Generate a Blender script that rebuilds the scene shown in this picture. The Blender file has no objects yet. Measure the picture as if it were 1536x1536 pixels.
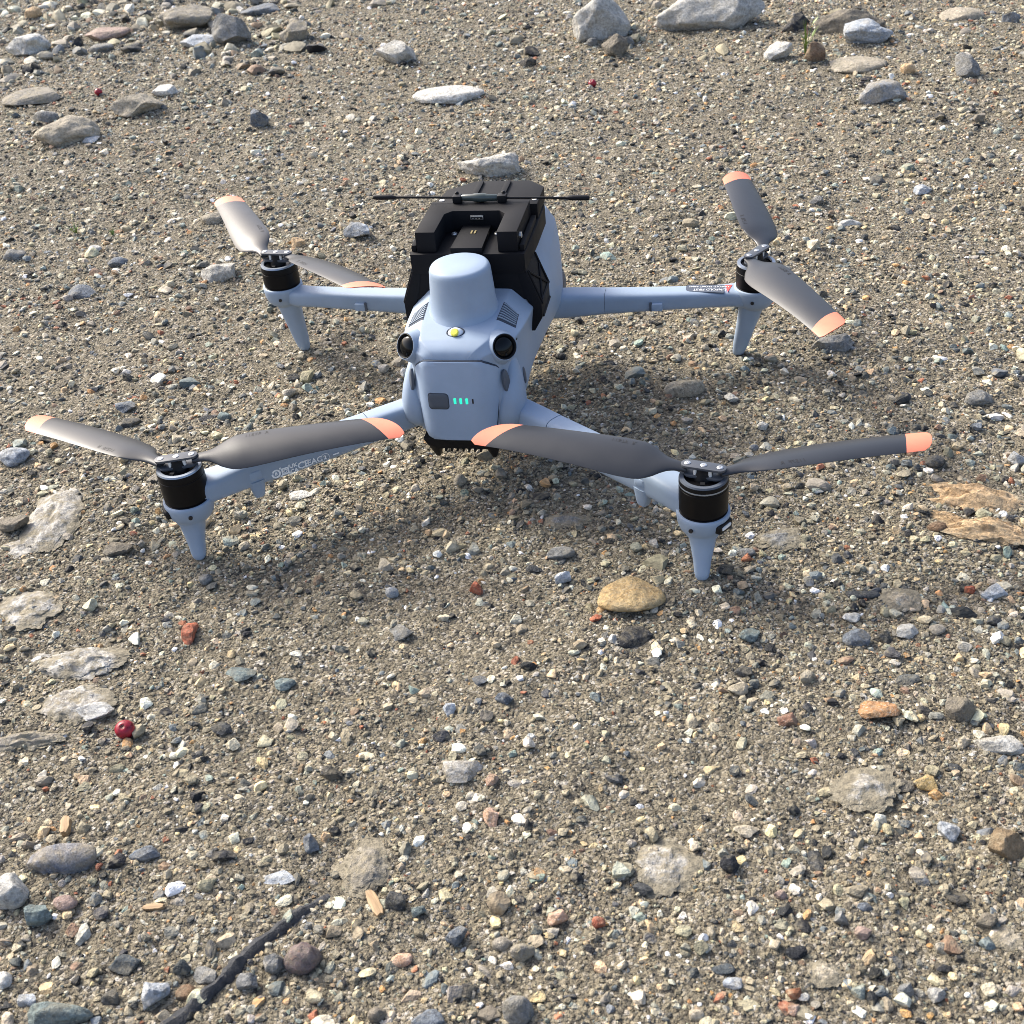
import bpy, bmesh, math, random
import numpy as np
from mathutils import Vector, Matrix
from mathutils.bvhtree import BVHTree

# ------------------------------------------------------------------ camera, sky, sun, exposure
scene = bpy.context.scene
COL = scene.collection
R = math.radians

cam_data = bpy.data.cameras.new("camera")
cam = bpy.data.objects.new("camera", cam_data)
COL.objects.link(cam)
ax_r = Vector((0.981788, 0.170321, -0.084163))
ax_u = Vector((-0.032412, 0.586681, 0.809169))
ax_f = Vector((-0.187196, 0.791704, -0.581517))
M = Matrix((ax_r, ax_u, -ax_f)).transposed().to_4x4()
M.translation = Vector((0.18373, -0.71181, 0.45968))
cam.matrix_world = M
cam_data.sensor_fit = 'HORIZONTAL'
cam_data.sensor_width = 36.0
cam_data.lens = 36.0 * 1796.0 / 1536.0
cam_data.clip_start = 0.02
cam_data.clip_end = 400.0
cam_data.dof.use_dof = True
cam_data.dof.focus_distance = 0.80
cam_data.dof.aperture_fstop = 26.0
scene.camera = cam

SUN_ELEV, SUN_AZ = R(40.0), R(-60.0)          # azimuth measured from +Y (away from the viewer) towards +X
world = bpy.data.worlds.new("World")
scene.world = world
world.use_nodes = True
wn = world.node_tree
bg = wn.nodes["Background"]
sky = wn.nodes.new("ShaderNodeTexSky")
sky.sky_type = 'NISHITA'
sky.sun_disc = False
sky.sun_elevation = SUN_ELEV
sky.sun_rotation = SUN_AZ
sky.air_density = 0.8
sky.dust_density = 5.0
sky.ozone_density = 1.0
wn.links.new(sky.outputs[0], bg.inputs[0])
bg.inputs[1].default_value = 0.15

sun_data = bpy.data.lights.new("sun", 'SUN')
sun_data.energy = 1.85
sun_data.angle = R(15.0)
sun_data.color = (1.0, 0.97, 0.87)
sun = bpy.data.objects.new("sun", sun_data)
COL.objects.link(sun)
to_sun = Vector((math.sin(SUN_AZ) * math.cos(SUN_ELEV), math.cos(SUN_AZ) * math.cos(SUN_ELEV), math.sin(SUN_ELEV)))
sun.rotation_euler = to_sun.to_track_quat('Z', 'Y').to_euler()
sun.location = to_sun * 5

scene.view_settings.view_transform = 'Standard'
scene.view_settings.look = 'None'
scene.view_settings.gamma = 1.0
scene.view_settings.use_curve_mapping = False
scene.view_settings.exposure = 1.2
scene.render.engine = 'CYCLES'
scene.cycles.use_denoising = True
scene.cycles.denoiser = "OPENIMAGEDENOISE"
scene.cycles.denoising_input_passes = "RGB_ALBEDO_NORMAL"
scene.cycles.denoising_prefilter = "ACCURATE"
scene.cycles.max_bounces = 3
scene.cycles.use_light_tree = False
scene.cycles.use_adaptive_sampling = False
scene.cycles.filter_width = 0.9

random.seed(7)
rng = np.random.default_rng(11)

# ------------------------------------------------------------------ helpers
def tag(o, label=None, cat=None, group=None, kind=None):
    if label: o["label"] = label
    if cat: o["category"] = cat
    if group: o["group"] = group
    if kind: o["kind"] = kind
    return o

def mesh_obj(name, verts, faces, mat, parent=None, smooth=True, angle=35, edges=()):
    me = bpy.data.meshes.new(name)
    me.from_pydata([tuple(v) for v in verts], list(edges), [tuple(f) for f in faces])
    return finish(name, me, mat, parent, smooth, angle)

def finish(name, me, mat, parent=None, smooth=True, angle=35):
    if mat: me.materials.append(mat)
    if smooth and len(me.polygons):
        me.shade_smooth()
        if angle < 180: me.set_sharp_from_angle(angle=R(angle))
    o = bpy.data.objects.new(name, me)
    COL.objects.link(o)
    if parent: o.parent = parent
    return o

def bm_obj(name, bm, mat, parent=None, smooth=True, angle=35):
    bmesh.ops.recalc_face_normals(bm, faces=bm.faces)
    me = bpy.data.meshes.new(name)
    bm.to_mesh(me); bm.free()
    return finish(name, me, mat, parent, smooth, angle)

def add_prism(bm, pts, axis, a, b, bevel=0.0, seg=2):
    """polygon pts extruded along axis from a to b; pts are the two other coordinates in order"""
    def P(p, t):
        if axis == 0: return (t, p[0], p[1])
        if axis == 1: return (p[0], t, p[1])
        return (p[0], p[1], t)
    lo = [bm.verts.new(P(p, a)) for p in pts]
    hi = [bm.verts.new(P(p, b)) for p in pts]
    n = len(pts)
    fs = [bm.faces.new(lo), bm.faces.new(hi)]
    for i in range(n):
        fs.append(bm.faces.new((lo[i], lo[(i + 1) % n], hi[(i + 1) % n], hi[i])))
    if bevel > 0:
        bmesh.ops.recalc_face_normals(bm, faces=fs)
        es = list({e for f in fs for e in f.edges})
        bmesh.ops.bevel(bm, geom=es, offset=bevel, segments=seg, affect='EDGES', profile=0.6, clamp_overlap=True)

def add_box(bm, c, s, bevel=0.0, seg=2):
    x, y, z = c; a, b, d = s[0] / 2, s[1] / 2, s[2] / 2
    add_prism(bm, [(x - a, y - b), (x + a, y - b), (x + a, y + b), (x - a, y + b)], 2, z - d, z + d, bevel, seg)

def frame_of(axis):
    w = Vector(axis).normalized()
    u = Vector((0, 0, 1)).cross(w)
    if u.length < 1e-4: u = Vector((1, 0, 0))
    u.normalize()
    return u, w.cross(u), w

def add_lathe(bm, origin, axis, prof, n=32, sx=1.0, sy=1.0):
    """prof: (radius, height along axis) list"""
    o = Vector(origin); u, v, w = frame_of(axis)
    prev = None
    for r, h in prof:
        if r < 1e-7:
            ring = [bm.verts.new(o + w * h)]
        else:
            ring = [bm.verts.new(o + w * h + u * (r * sx * math.cos(2 * math.pi * k / n)) + v * (r * sy * math.sin(2 * math.pi * k / n))) for k in range(n)]
        if prev is not None:
            if len(prev) == 1 and len(ring) > 1:
                for k in range(n): bm.faces.new((prev[0], ring[k], ring[(k + 1) % n]))
            elif len(ring) == 1 and len(prev) > 1:
                for k in range(n): bm.faces.new((prev[k], prev[(k + 1) % n], ring[0]))
            elif len(ring) > 1:
                for k in range(n): bm.faces.new((prev[k], prev[(k + 1) % n], ring[(k + 1) % n], ring[k]))
        prev = ring

def add_loft(bm, rings, cap=True):
    """rings: lists of 3D points of one length"""
    prev = None; n = len(rings[0]); first = None
    for ring in rings:
        vs = [bm.verts.new(p) for p in ring]
        if prev:
            for k in range(n): bm.faces.new((prev[k], prev[(k + 1) % n], vs[(k + 1) % n], vs[k]))
        else: first = vs
        prev = vs
    if cap:
        bm.faces.new(first[::-1]); bm.faces.new(prev)

def super_ring(c, u, v, a, b, e=4.0, n=24):
    pts = []
    for k in range(n):
        t = 2 * math.pi * (k + 0.5) / n
        ct, st = math.cos(t), math.sin(t)
        pts.append(Vector(c) + Vector(u) * (a * math.copysign(abs(ct) ** (2 / e), ct)) + Vector(v) * (b * math.copysign(abs(st) ** (2 / e), st)))
    return pts

def add_tube(bm, pts, rad, n=10, e=2.0):
    rings = []
    for i, p in enumerate(pts):
        p = Vector(p)
        d = Vector(pts[min(i + 1, len(pts) - 1)]) - Vector(pts[max(i - 1, 0)])
        u, v, w = frame_of(d)
        r = rad[i] if isinstance(rad, (list, tuple)) else rad
        rings.append(super_ring(p, u, v, r, r, e, n))
    add_loft(bm, rings)

def lathe(name, origin, axis, prof, mat, parent, n=32, angle=35, sx=1.0, sy=1.0):
    bm = bmesh.new(); add_lathe(bm, origin, axis, prof, n, sx, sy); return bm_obj(name, bm, mat, parent, True, angle)

def box(name, c, s, mat, parent, bevel=0.0, seg=2):
    bm = bmesh.new(); add_box(bm, c, s, bevel, seg); return bm_obj(name, bm, mat, parent)

def prism(name, pts, axis, a, b, mat, parent, bevel=0.0, seg=2):
    bm = bmesh.new(); add_prism(bm, pts, axis, a, b, bevel, seg); return bm_obj(name, bm, mat, parent)

def tube(name, pts, rad, mat, parent, n=10, e=2.0):
    bm = bmesh.new(); add_tube(bm, pts, rad, n, e); return bm_obj(name, bm, mat, parent)

def text_geo(s, size, align='CENTER', bold=0.0):
    """flat glyph outlines of a text as (verts, faces) in its own plane"""
    cu = bpy.data.curves.new("lettering", 'FONT')
    cu.body = s; cu.size = size; cu.align_x = align; cu.align_y = 'CENTER'; cu.resolution_u = 2; cu.offset = bold
    ob = bpy.data.objects.new("lettering", cu)
    COL.objects.link(ob)
    bpy.context.view_layer.update()
    dg = bpy.context.evaluated_depsgraph_get()
    me = bpy.data.meshes.new_from_object(ob.evaluated_get(dg))
    v = [tuple(p.co) for p in me.vertices]; f = [tuple(p.vertices) for p in me.polygons]
    bpy.data.objects.remove(ob); bpy.data.curves.remove(cu); bpy.data.meshes.remove(me)
    return v, f

# value noise on a random lattice, for the ground and the stones
LAT = rng.random((32, 32, 32))
def vnoise(p):
    p = np.asarray(p, float)
    i = np.floor(p).astype(int); f = p - i; f = f * f * (3 - 2 * f)
    out = 0
    for dx in (0, 1):
        wx = f[..., 0] if dx else 1 - f[..., 0]
        for dy in (0, 1):
            wy = f[..., 1] if dy else 1 - f[..., 1]
            for dz in (0, 1):
                wz = f[..., 2] if dz else 1 - f[..., 2]
                out = out + wx * wy * wz * LAT[(i[..., 0] + dx) % 32, (i[..., 1] + dy) % 32, (i[..., 2] + dz) % 32]
    return out * 2 - 1
def vn2(x, y, s, o=0.0):
    p = np.stack([x * s + o, y * s + 1.7 * o, np.full_like(x, 3.3 + o)], -1)
    return vnoise(p)

# ------------------------------------------------------------------ materials
def new_mat(name):
    m = bpy.data.materials.new(name); m.use_nodes = True
    nt = m.node_tree; b = nt.nodes["Principled BSDF"]
    return m, nt, b
def N(nt, t, **kw):
    n = nt.nodes.new(t)
    for k, v in kw.items():
        setattr(n, k, v)
    return n
def noise_node(nt, vec, scale, detail=4.0, rough=0.6, dist=0.0):
    n = N(nt, "ShaderNodeTexNoise")
    n.inputs["Scale"].default_value = scale; n.inputs["Detail"].default_value = detail
    n.inputs["Roughness"].default_value = rough; n.inputs["Distortion"].default_value = dist
    if vec is not None: nt.links.new(vec, n.inputs["Vector"])
    return n
def ramp(nt, fac, stops, interp='LINEAR'):
    r = N(nt, "ShaderNodeValToRGB"); r.color_ramp.interpolation = interp
    el = r.color_ramp.elements
    while len(el) > 1: el.remove(el[-1])
    el[0].position = stops[0][0]; el[0].color = (*stops[0][1], 1) if len(stops[0][1]) == 3 else stops[0][1]
    for p, c in stops[1:]:
        e = el.new(p); e.color = (*c, 1)
    nt.links.new(fac, r.inputs[0]); return r
def mixc(nt, fac, a, b, mode='MIX'):
    m = N(nt, "ShaderNodeMix", data_type='RGBA', blend_type=mode)
    for sock, val in ((m.inputs[0], fac), (m.inputs[6], a), (m.inputs[7], b)):
        if hasattr(val, "links"): nt.links.new(val, sock)
        elif isinstance(val, (int, float)): sock.default_value = val
        else: sock.default_value = (*val, 1)
    return m.outputs[2]
def mrange(nt, v, a, b, c=0.0, d=1.0):
    m = N(nt, "ShaderNodeMapRange")
    m.inputs[1].default_value = a; m.inputs[2].default_value = b; m.inputs[3].default_value = c; m.inputs[4].default_value = d
    nt.links.new(v, m.inputs[0]); return m.outputs[0]
def bump(nt, h, b, dist, strength=1.0, prev=None):
    n = N(nt, "ShaderNodeBump"); n.inputs["Strength"].default_value = strength; n.inputs["Distance"].default_value = dist
    nt.links.new(h, n.inputs["Height"])
    if prev is not None: nt.links.new(prev, n.inputs["Normal"])
    if b is not None: nt.links.new(n.outputs[0], b.inputs["Normal"])
    return n.outputs[0]
def spec(b, v):
    b.inputs["Specular IOR Level"].default_value = v

def plastic(name, col, rough=0.5, sp=0.5, grain=2500.0, gbump=0.000004, var=0.06, metal=0.0, smudge=0.1, dust=0.0):
    m, nt, b = new_mat(name)
    tc = N(nt, "ShaderNodeTexCoord")
    n1 = noise_node(nt, tc.outputs["Object"], 45.0, 5.0)
    v = mrange(nt, n1.outputs[0], 0.3, 0.7, 1 - var, 1 + var)
    c = mixc(nt, 1.0, col, v, 'MULTIPLY')
    if dust:
        d1 = noise_node(nt, tc.outputs["Object"], 1100.0, 2.0, 0.6); d2 = noise_node(nt, tc.outputs["Object"], 70.0, 3.0, 0.6)
        dm = N(nt, "ShaderNodeMath", operation='MULTIPLY')
        nt.links.new(mrange(nt, d1.outputs[0], 0.60, 0.74, 0.0, dust), dm.inputs[0]); nt.links.new(mrange(nt, d2.outputs[0], 0.42, 0.62, 0.1, 1.0), dm.inputs[1])
        c = mixc(nt, dm.outputs[0], c, (0.36, 0.33, 0.27))
    nt.links.new(c, b.inputs["Base Color"])
    r = mrange(nt, n1.outputs[0], 0.3, 0.7, rough - smudge * 0.5, rough + smudge * 0.5)
    nt.links.new(r, b.inputs["Roughness"])
    b.inputs["Metallic"].default_value = metal; spec(b, sp)
    n2 = noise_node(nt, tc.outputs["Object"], grain, 1.0)
    bump(nt, n2.outputs[0], b, gbump, 0.6)
    return m

M_SHELL = plastic("shell_grey", (0.272, 0.345, 0.445), 0.50, 0.4, dust=0.35)
M_SHELL2 = plastic("shell_grey_battery", (0.290, 0.372, 0.490), 0.52, 0.4, dust=0.3)
M_BLACK = plastic("black_plastic", (0.006, 0.0065, 0.008), 0.5, 0.25)
M_PRINT = plastic("printed_black", (0.0052, 0.0055, 0.0075), 0.66, 0.2, 900.0, 0.00002, 0.15)
M_MOTOR = plastic("motor_black", (0.004, 0.004, 0.005), 0.42, 0.16, smudge=0.05)
M_RING = plastic("motor_ring", (0.28, 0.32, 0.38), 0.35, 0.6, metal=0.6)
M_BLADE = plastic("blade_grey", (0.024, 0.027, 0.033), 0.38, 0.36, 1800.0, 0.000003, 0.05)
M_TIP = plastic("blade_tip_coral", (0.80, 0.23, 0.14), 0.5, 0.3, var=0.1, dust=0.3)
M_CLAMP = plastic("clamp_grey", (0.06, 0.068, 0.082), 0.42, 0.5)
M_STEEL = plastic("screw_steel", (0.62, 0.62, 0.60), 0.3, 0.5, metal=0.9)
M_PEG = plastic("peg_white", (0.75, 0.73, 0.68), 0.5)
M_DGREY = plastic("dark_grey_rubber", (0.075, 0.09, 0.115), 0.5, 0.4)
M_SLAT = plastic("vent_slat", (0.22, 0.27, 0.33), 0.5, 0.4)
M_SEAM = plastic("seam_dark", (0.045, 0.055, 0.075), 0.7, 0.2)
M_GLASS, _nt, _b = new_mat("lens_glass")
_b.inputs["Base Color"].default_value = (0.002, 0.003, 0.004, 1); _b.inputs["Roughness"].default_value = 0.08; spec(_b, 0.22)
M_CLEAR = plastic("beacon_dish", (0.72, 0.76, 0.80), 0.25, 0.6)
M_YEL = plastic("beacon_phosphor", (0.95, 0.86, 0.10), 0.4)
M_GOLD = plastic("contact_gold", (0.85, 0.70, 0.35), 0.3, metal=0.8)
M_INK = plastic("print_white", (0.85, 0.88, 0.90), 0.6)
M_INKD = plastic("print_dark", (0.01, 0.01, 0.012), 0.6)
M_RED = plastic("sticker_red", (0.75, 0.07, 0.06), 0.5)
M_STICK = plastic("sticker_dark", (0.055, 0.07, 0.10), 0.5)
M_LED, _nt, _b = new_mat("charge_light_green")
_b.inputs["Base Color"].default_value = (0.02, 0.6, 0.4, 1)
_b.inputs["Emission Color"].default_value = (0.02, 0.78, 0.36, 1); _b.inputs["Emission Strength"].default_value = 0.62

SAND = (0.272, 0.237, 0.163)
ROCKS = {  # two main colours and a speck colour
    "pale": ((0.50, 0.49, 0.45), (0.36, 0.35, 0.32), (0.62, 0.62, 0.58)),
    "grey": ((0.25, 0.25, 0.24), (0.15, 0.155, 0.155), (0.38, 0.37, 0.35)),
    "greytan": ((0.30, 0.27, 0.22), (0.20, 0.19, 0.17), (0.40, 0.37, 0.31)),
    "browngrey": ((0.20, 0.175, 0.14), (0.13, 0.12, 0.10), (0.30, 0.27, 0.22)),
    "tan": ((0.42, 0.37, 0.29), (0.29, 0.26, 0.20), (0.50, 0.47, 0.40)),
    "tanblue": ((0.34, 0.31, 0.26), (0.22, 0.25, 0.29), (0.45, 0.45, 0.43)),
    "white": ((0.64, 0.63, 0.58), (0.46, 0.45, 0.42), (0.72, 0.72, 0.70)),
    "chalk": ((0.52, 0.50, 0.455), (0.27, 0.25, 0.215), (0.62, 0.62, 0.60)),
    "cream": ((0.52, 0.46, 0.35), (0.38, 0.33, 0.25), (0.62, 0.58, 0.48)),
    "blue": ((0.16, 0.185, 0.215), (0.09, 0.105, 0.13), (0.28, 0.31, 0.34)),
    "bluewhite": ((0.44, 0.47, 0.50), (0.24, 0.28, 0.33), (0.60, 0.61, 0.61)),
    "bluetan": ((0.17, 0.19, 0.24), (0.31, 0.27, 0.21), (0.38, 0.38, 0.38)),
    "teal": ((0.18, 0.225, 0.22), (0.11, 0.14, 0.145), (0.33, 0.37, 0.34)),
    "dark": ((0.06, 0.065, 0.07), (0.035, 0.038, 0.042), (0.17, 0.17, 0.17)),
    "slate": ((0.085, 0.10, 0.11), (0.05, 0.06, 0.068), (0.24, 0.22, 0.18)),
    "black": ((0.028, 0.030, 0.036), (0.016, 0.018, 0.022), (0.11, 0.115, 0.12)),
    "ochre": ((0.58, 0.415, 0.245), (0.47, 0.32, 0.175), (0.64, 0.50, 0.33)),
    "ochrebrown": ((0.24, 0.175, 0.105), (0.16, 0.12, 0.075), (0.33, 0.27, 0.19)),
    "yellowtan": ((0.52, 0.38, 0.19), (0.38, 0.25, 0.11), (0.60, 0.50, 0.34)),
    "yellow": ((0.52, 0.38, 0.17), (0.40, 0.28, 0.12), (0.58, 0.48, 0.32)),
    "orange": ((0.42, 0.22, 0.10), (0.27, 0.14, 0.07), (0.58, 0.50, 0.42)),
    "brown": ((0.22, 0.14, 0.085), (0.13, 0.085, 0.055), (0.33, 0.24, 0.16)),
    "redbrown": ((0.27, 0.145, 0.10), (0.17, 0.095, 0.07), (0.36, 0.26, 0.21)),
    "terracotta": ((0.46, 0.14, 0.075), (0.32, 0.10, 0.06), (0.50, 0.24, 0.16)),
    "peach": ((0.60, 0.41, 0.31), (0.50, 0.31, 0.20), (0.66, 0.58, 0.50)),
    "pinkish": ((0.36, 0.265, 0.225), (0.26, 0.19, 0.165), (0.46, 0.39, 0.35)),
    "purple": ((0.175, 0.135, 0.135), (0.115, 0.095, 0.10), (0.30, 0.17, 0.13)),
}
def rock_mat(kind):
    a, b_, s = ROCKS[kind]
    m, nt, b = new_mat("rock_" + kind)
    tc = N(nt, "ShaderNodeTexCoord"); oi = N(nt, "ShaderNodeObjectInfo")
    off = N(nt, "ShaderNodeVectorMath", operation='SCALE'); off.inputs[0].default_value = (3.1, 7.7, 5.3)
    nt.links.new(oi.outputs["Random"], off.inputs["Scale"])
    ad = N(nt, "ShaderNodeVectorMath", operation='ADD')
    nt.links.new(tc.outputs["Object"], ad.inputs[0]); nt.links.new(off.outputs[0], ad.inputs[1])
    vec = ad.outputs[0]
    n1 = noise_node(nt, vec, 75.0, 6.0, 0.65, 0.6)
    c = ramp(nt, n1.outputs[0], [(0.36, b_), (0.60, a)]).outputs[0]
    n2 = noise_node(nt, vec, 330.0, 5.0, 0.75)
    c = mixc(nt, 1.0, c, mrange(nt, n2.outputs[0], 0.28, 0.72, 0.40, 1.55), 'MULTIPLY')
    n3 = noise_node(nt, vec, 800.0, 2.0, 0.5)
    c = mixc(nt, mrange(nt, n3.outputs[0], 0.58, 0.70, 0.0, 0.7), c, s)
    if kind in ("chalk", "pale"):
        n5 = noise_node(nt, vec, 130.0, 4.0, 0.7, 1.0)
        c = mixc(nt, mrange(nt, n5.outputs[0], 0.58, 0.68, 0.0, 0.75), c, (0.20, 0.22, 0.245))
    # sandy dust caught in patches
    n4 = noise_node(nt, vec, 85.0, 5.0, 0.75, 0.4)
    dust = {"chalk": 0.9, "pale": 0.35, "ochre": 0.3, "greytan": 0.8}.get(kind, 0.38)
    c = mixc(nt, mrange(nt, n4.outputs[0], 0.47, 0.60, 0.0, dust), c, (0.285, 0.248, 0.172))
    nt.links.new(c, b.inputs["Base Color"])
    b.inputs["Roughness"].default_value = 0.8; spec(b, 0.3)
    sa = N(nt, "ShaderNodeAttribute", attribute_type='GEOMETRY', attribute_name="sanded")
    g1 = N(nt, "ShaderNodeTexVoronoi"); g1.inputs["Scale"].default_value = 520.0; nt.links.new(vec, g1.inputs["Vector"])
    gc = ramp(nt, g1.outputs["Color"], [(0.0, (0.06, 0.058, 0.055)), (0.3, (0.17, 0.155, 0.125)), (0.6, (0.265, 0.24, 0.185)), (0.85, (0.35, 0.315, 0.25)), (1.0, (0.58, 0.55, 0.48))]).outputs[0]
    c = mixc(nt, sa.outputs["Fac"], c, mixc(nt, 0.5, gc, SAND))
    nt.links.new(c, b.inputs["Base Color"])
    p = bump(nt, n1.outputs[0], None, 0.005, 0.7)
    p = bump(nt, n2.outputs[0], None, 0.0026, 0.8, p)
    bump(nt, n3.outputs[0], b, 0.0006, 0.6, p)
    return m
M_ROCK = {k: rock_mat(k) for k in ROCKS}

def sand_mat():
    m, nt, b = new_mat("sandy_soil")
    tc = N(nt, "ShaderNodeTexCoord"); v = tc.outputs["Object"]
    big = noise_node(nt, v, 5.0, 4.0, 0.6)
    mid = noise_node(nt, v, 60.0, 4.0, 0.7)
    fine = noise_node(nt, v, 700.0, 3.0, 0.65)
    c = ramp(nt, mid.outputs[0], [(0.30, (0.115, 0.098, 0.068)), (0.50, SAND), (0.70, (0.34, 0.30, 0.215))]).outputs[0]
    c = mixc(nt, 1.0, c, mrange(nt, big.outputs[0], 0.34, 0.66, 0.66, 1.30), 'MULTIPLY')
    c = mixc(nt, 1.0, c, mrange(nt, fine.outputs[0], 0.25, 0.75, 0.5, 1.5), 'MULTIPLY')
    vo = N(nt, "ShaderNodeTexVoronoi"); vo.inputs["Scale"].default_value = 520.0
    nt.links.new(v, vo.inputs["Vector"])
    grain = ramp(nt, vo.outputs["Color"], [(0.0, (0.03, 0.03, 0.033)), (0.25, (0.075, 0.07, 0.062)), (0.46, (0.19, 0.165, 0.120)), (0.68, (0.30, 0.26, 0.185)), (0.85, (0.48, 0.44, 0.37)), (1.0, (0.72, 0.70, 0.65))]).outputs[0]
    vo2 = N(nt, "ShaderNodeTexVoronoi"); vo2.inputs["Scale"].default_value = 1000.0
    nt.links.new(v, vo2.inputs["Vector"])
    grain2 = ramp(nt, vo2.outputs["Color"], [(0.0, (0.04, 0.04, 0.042)), (0.30, (0.10, 0.088, 0.068)), (0.55, (0.23, 0.20, 0.14)), (0.78, (0.33, 0.29, 0.21)), (1.0, (0.62, 0.59, 0.52))]).outputs[0]
    gm = mrange(nt, mid.outputs[0], 0.40, 0.58, 0.35, 0.95)
    c = mixc(nt, 0.45, c, grain2)
    c = mixc(nt, gm, c, grain)
    nt.links.new(c, b.inputs["Base Color"])
    b.inputs["Roughness"].default_value = 0.92; spec(b, 0.25)
    p = bump(nt, mid.outputs[0], None, 0.010, 0.8)
    p = bump(nt, mrange(nt, vo.outputs["Distance"], 0.0, 0.9, 1.0, 0.0), None, 0.0020, 1.0, p)
    bump(nt, fine.outputs[0], b, 0.0022, 0.9, p)
    return m
M_SAND = sand_mat()

def gravel_mat():
    m, nt, b = new_mat("gravel_mix")
    at = N(nt, "ShaderNodeAttribute", attribute_type='INSTANCER', attribute_name="tint")
    tc = N(nt, "ShaderNodeTexCoord"); oi = N(nt, "ShaderNodeObjectInfo")
    off = N(nt, "ShaderNodeVectorMath", operation='SCALE'); off.inputs[0].default_value = (31.0, 77.0, 53.0)
    nt.links.new(oi.outputs["Random"], off.inputs["Scale"])
    ad = N(nt, "ShaderNodeVectorMath", operation='ADD')
    nt.links.new(tc.outputs["Object"], ad.inputs[0]); nt.links.new(off.outputs[0], ad.inputs[1])
    n1 = noise_node(nt, ad.outputs[0], 1.9, 3.0, 0.7)
    c = mixc(nt, 1.0, at.outputs["Color"], mrange(nt, n1.outputs[0], 0.25, 0.75, 0.42, 1.6), 'MULTIPLY')
    n2 = noise_node(nt, ad.outputs[0], 1.1, 2.0, 0.7)
    c = mixc(nt, mrange(nt, n2.outputs[0], 0.50, 0.66, 0.0, 0.6), c, (0.285, 0.248, 0.172))
    nt.links.new(c, b.inputs["Base Color"])
    b.inputs["Roughness"].default_value = 0.72; spec(b, 0.35)
    bump(nt, n1.outputs[0], b, 0.0022, 0.8)
    return m
M_GRAVEL = gravel_mat()

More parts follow.
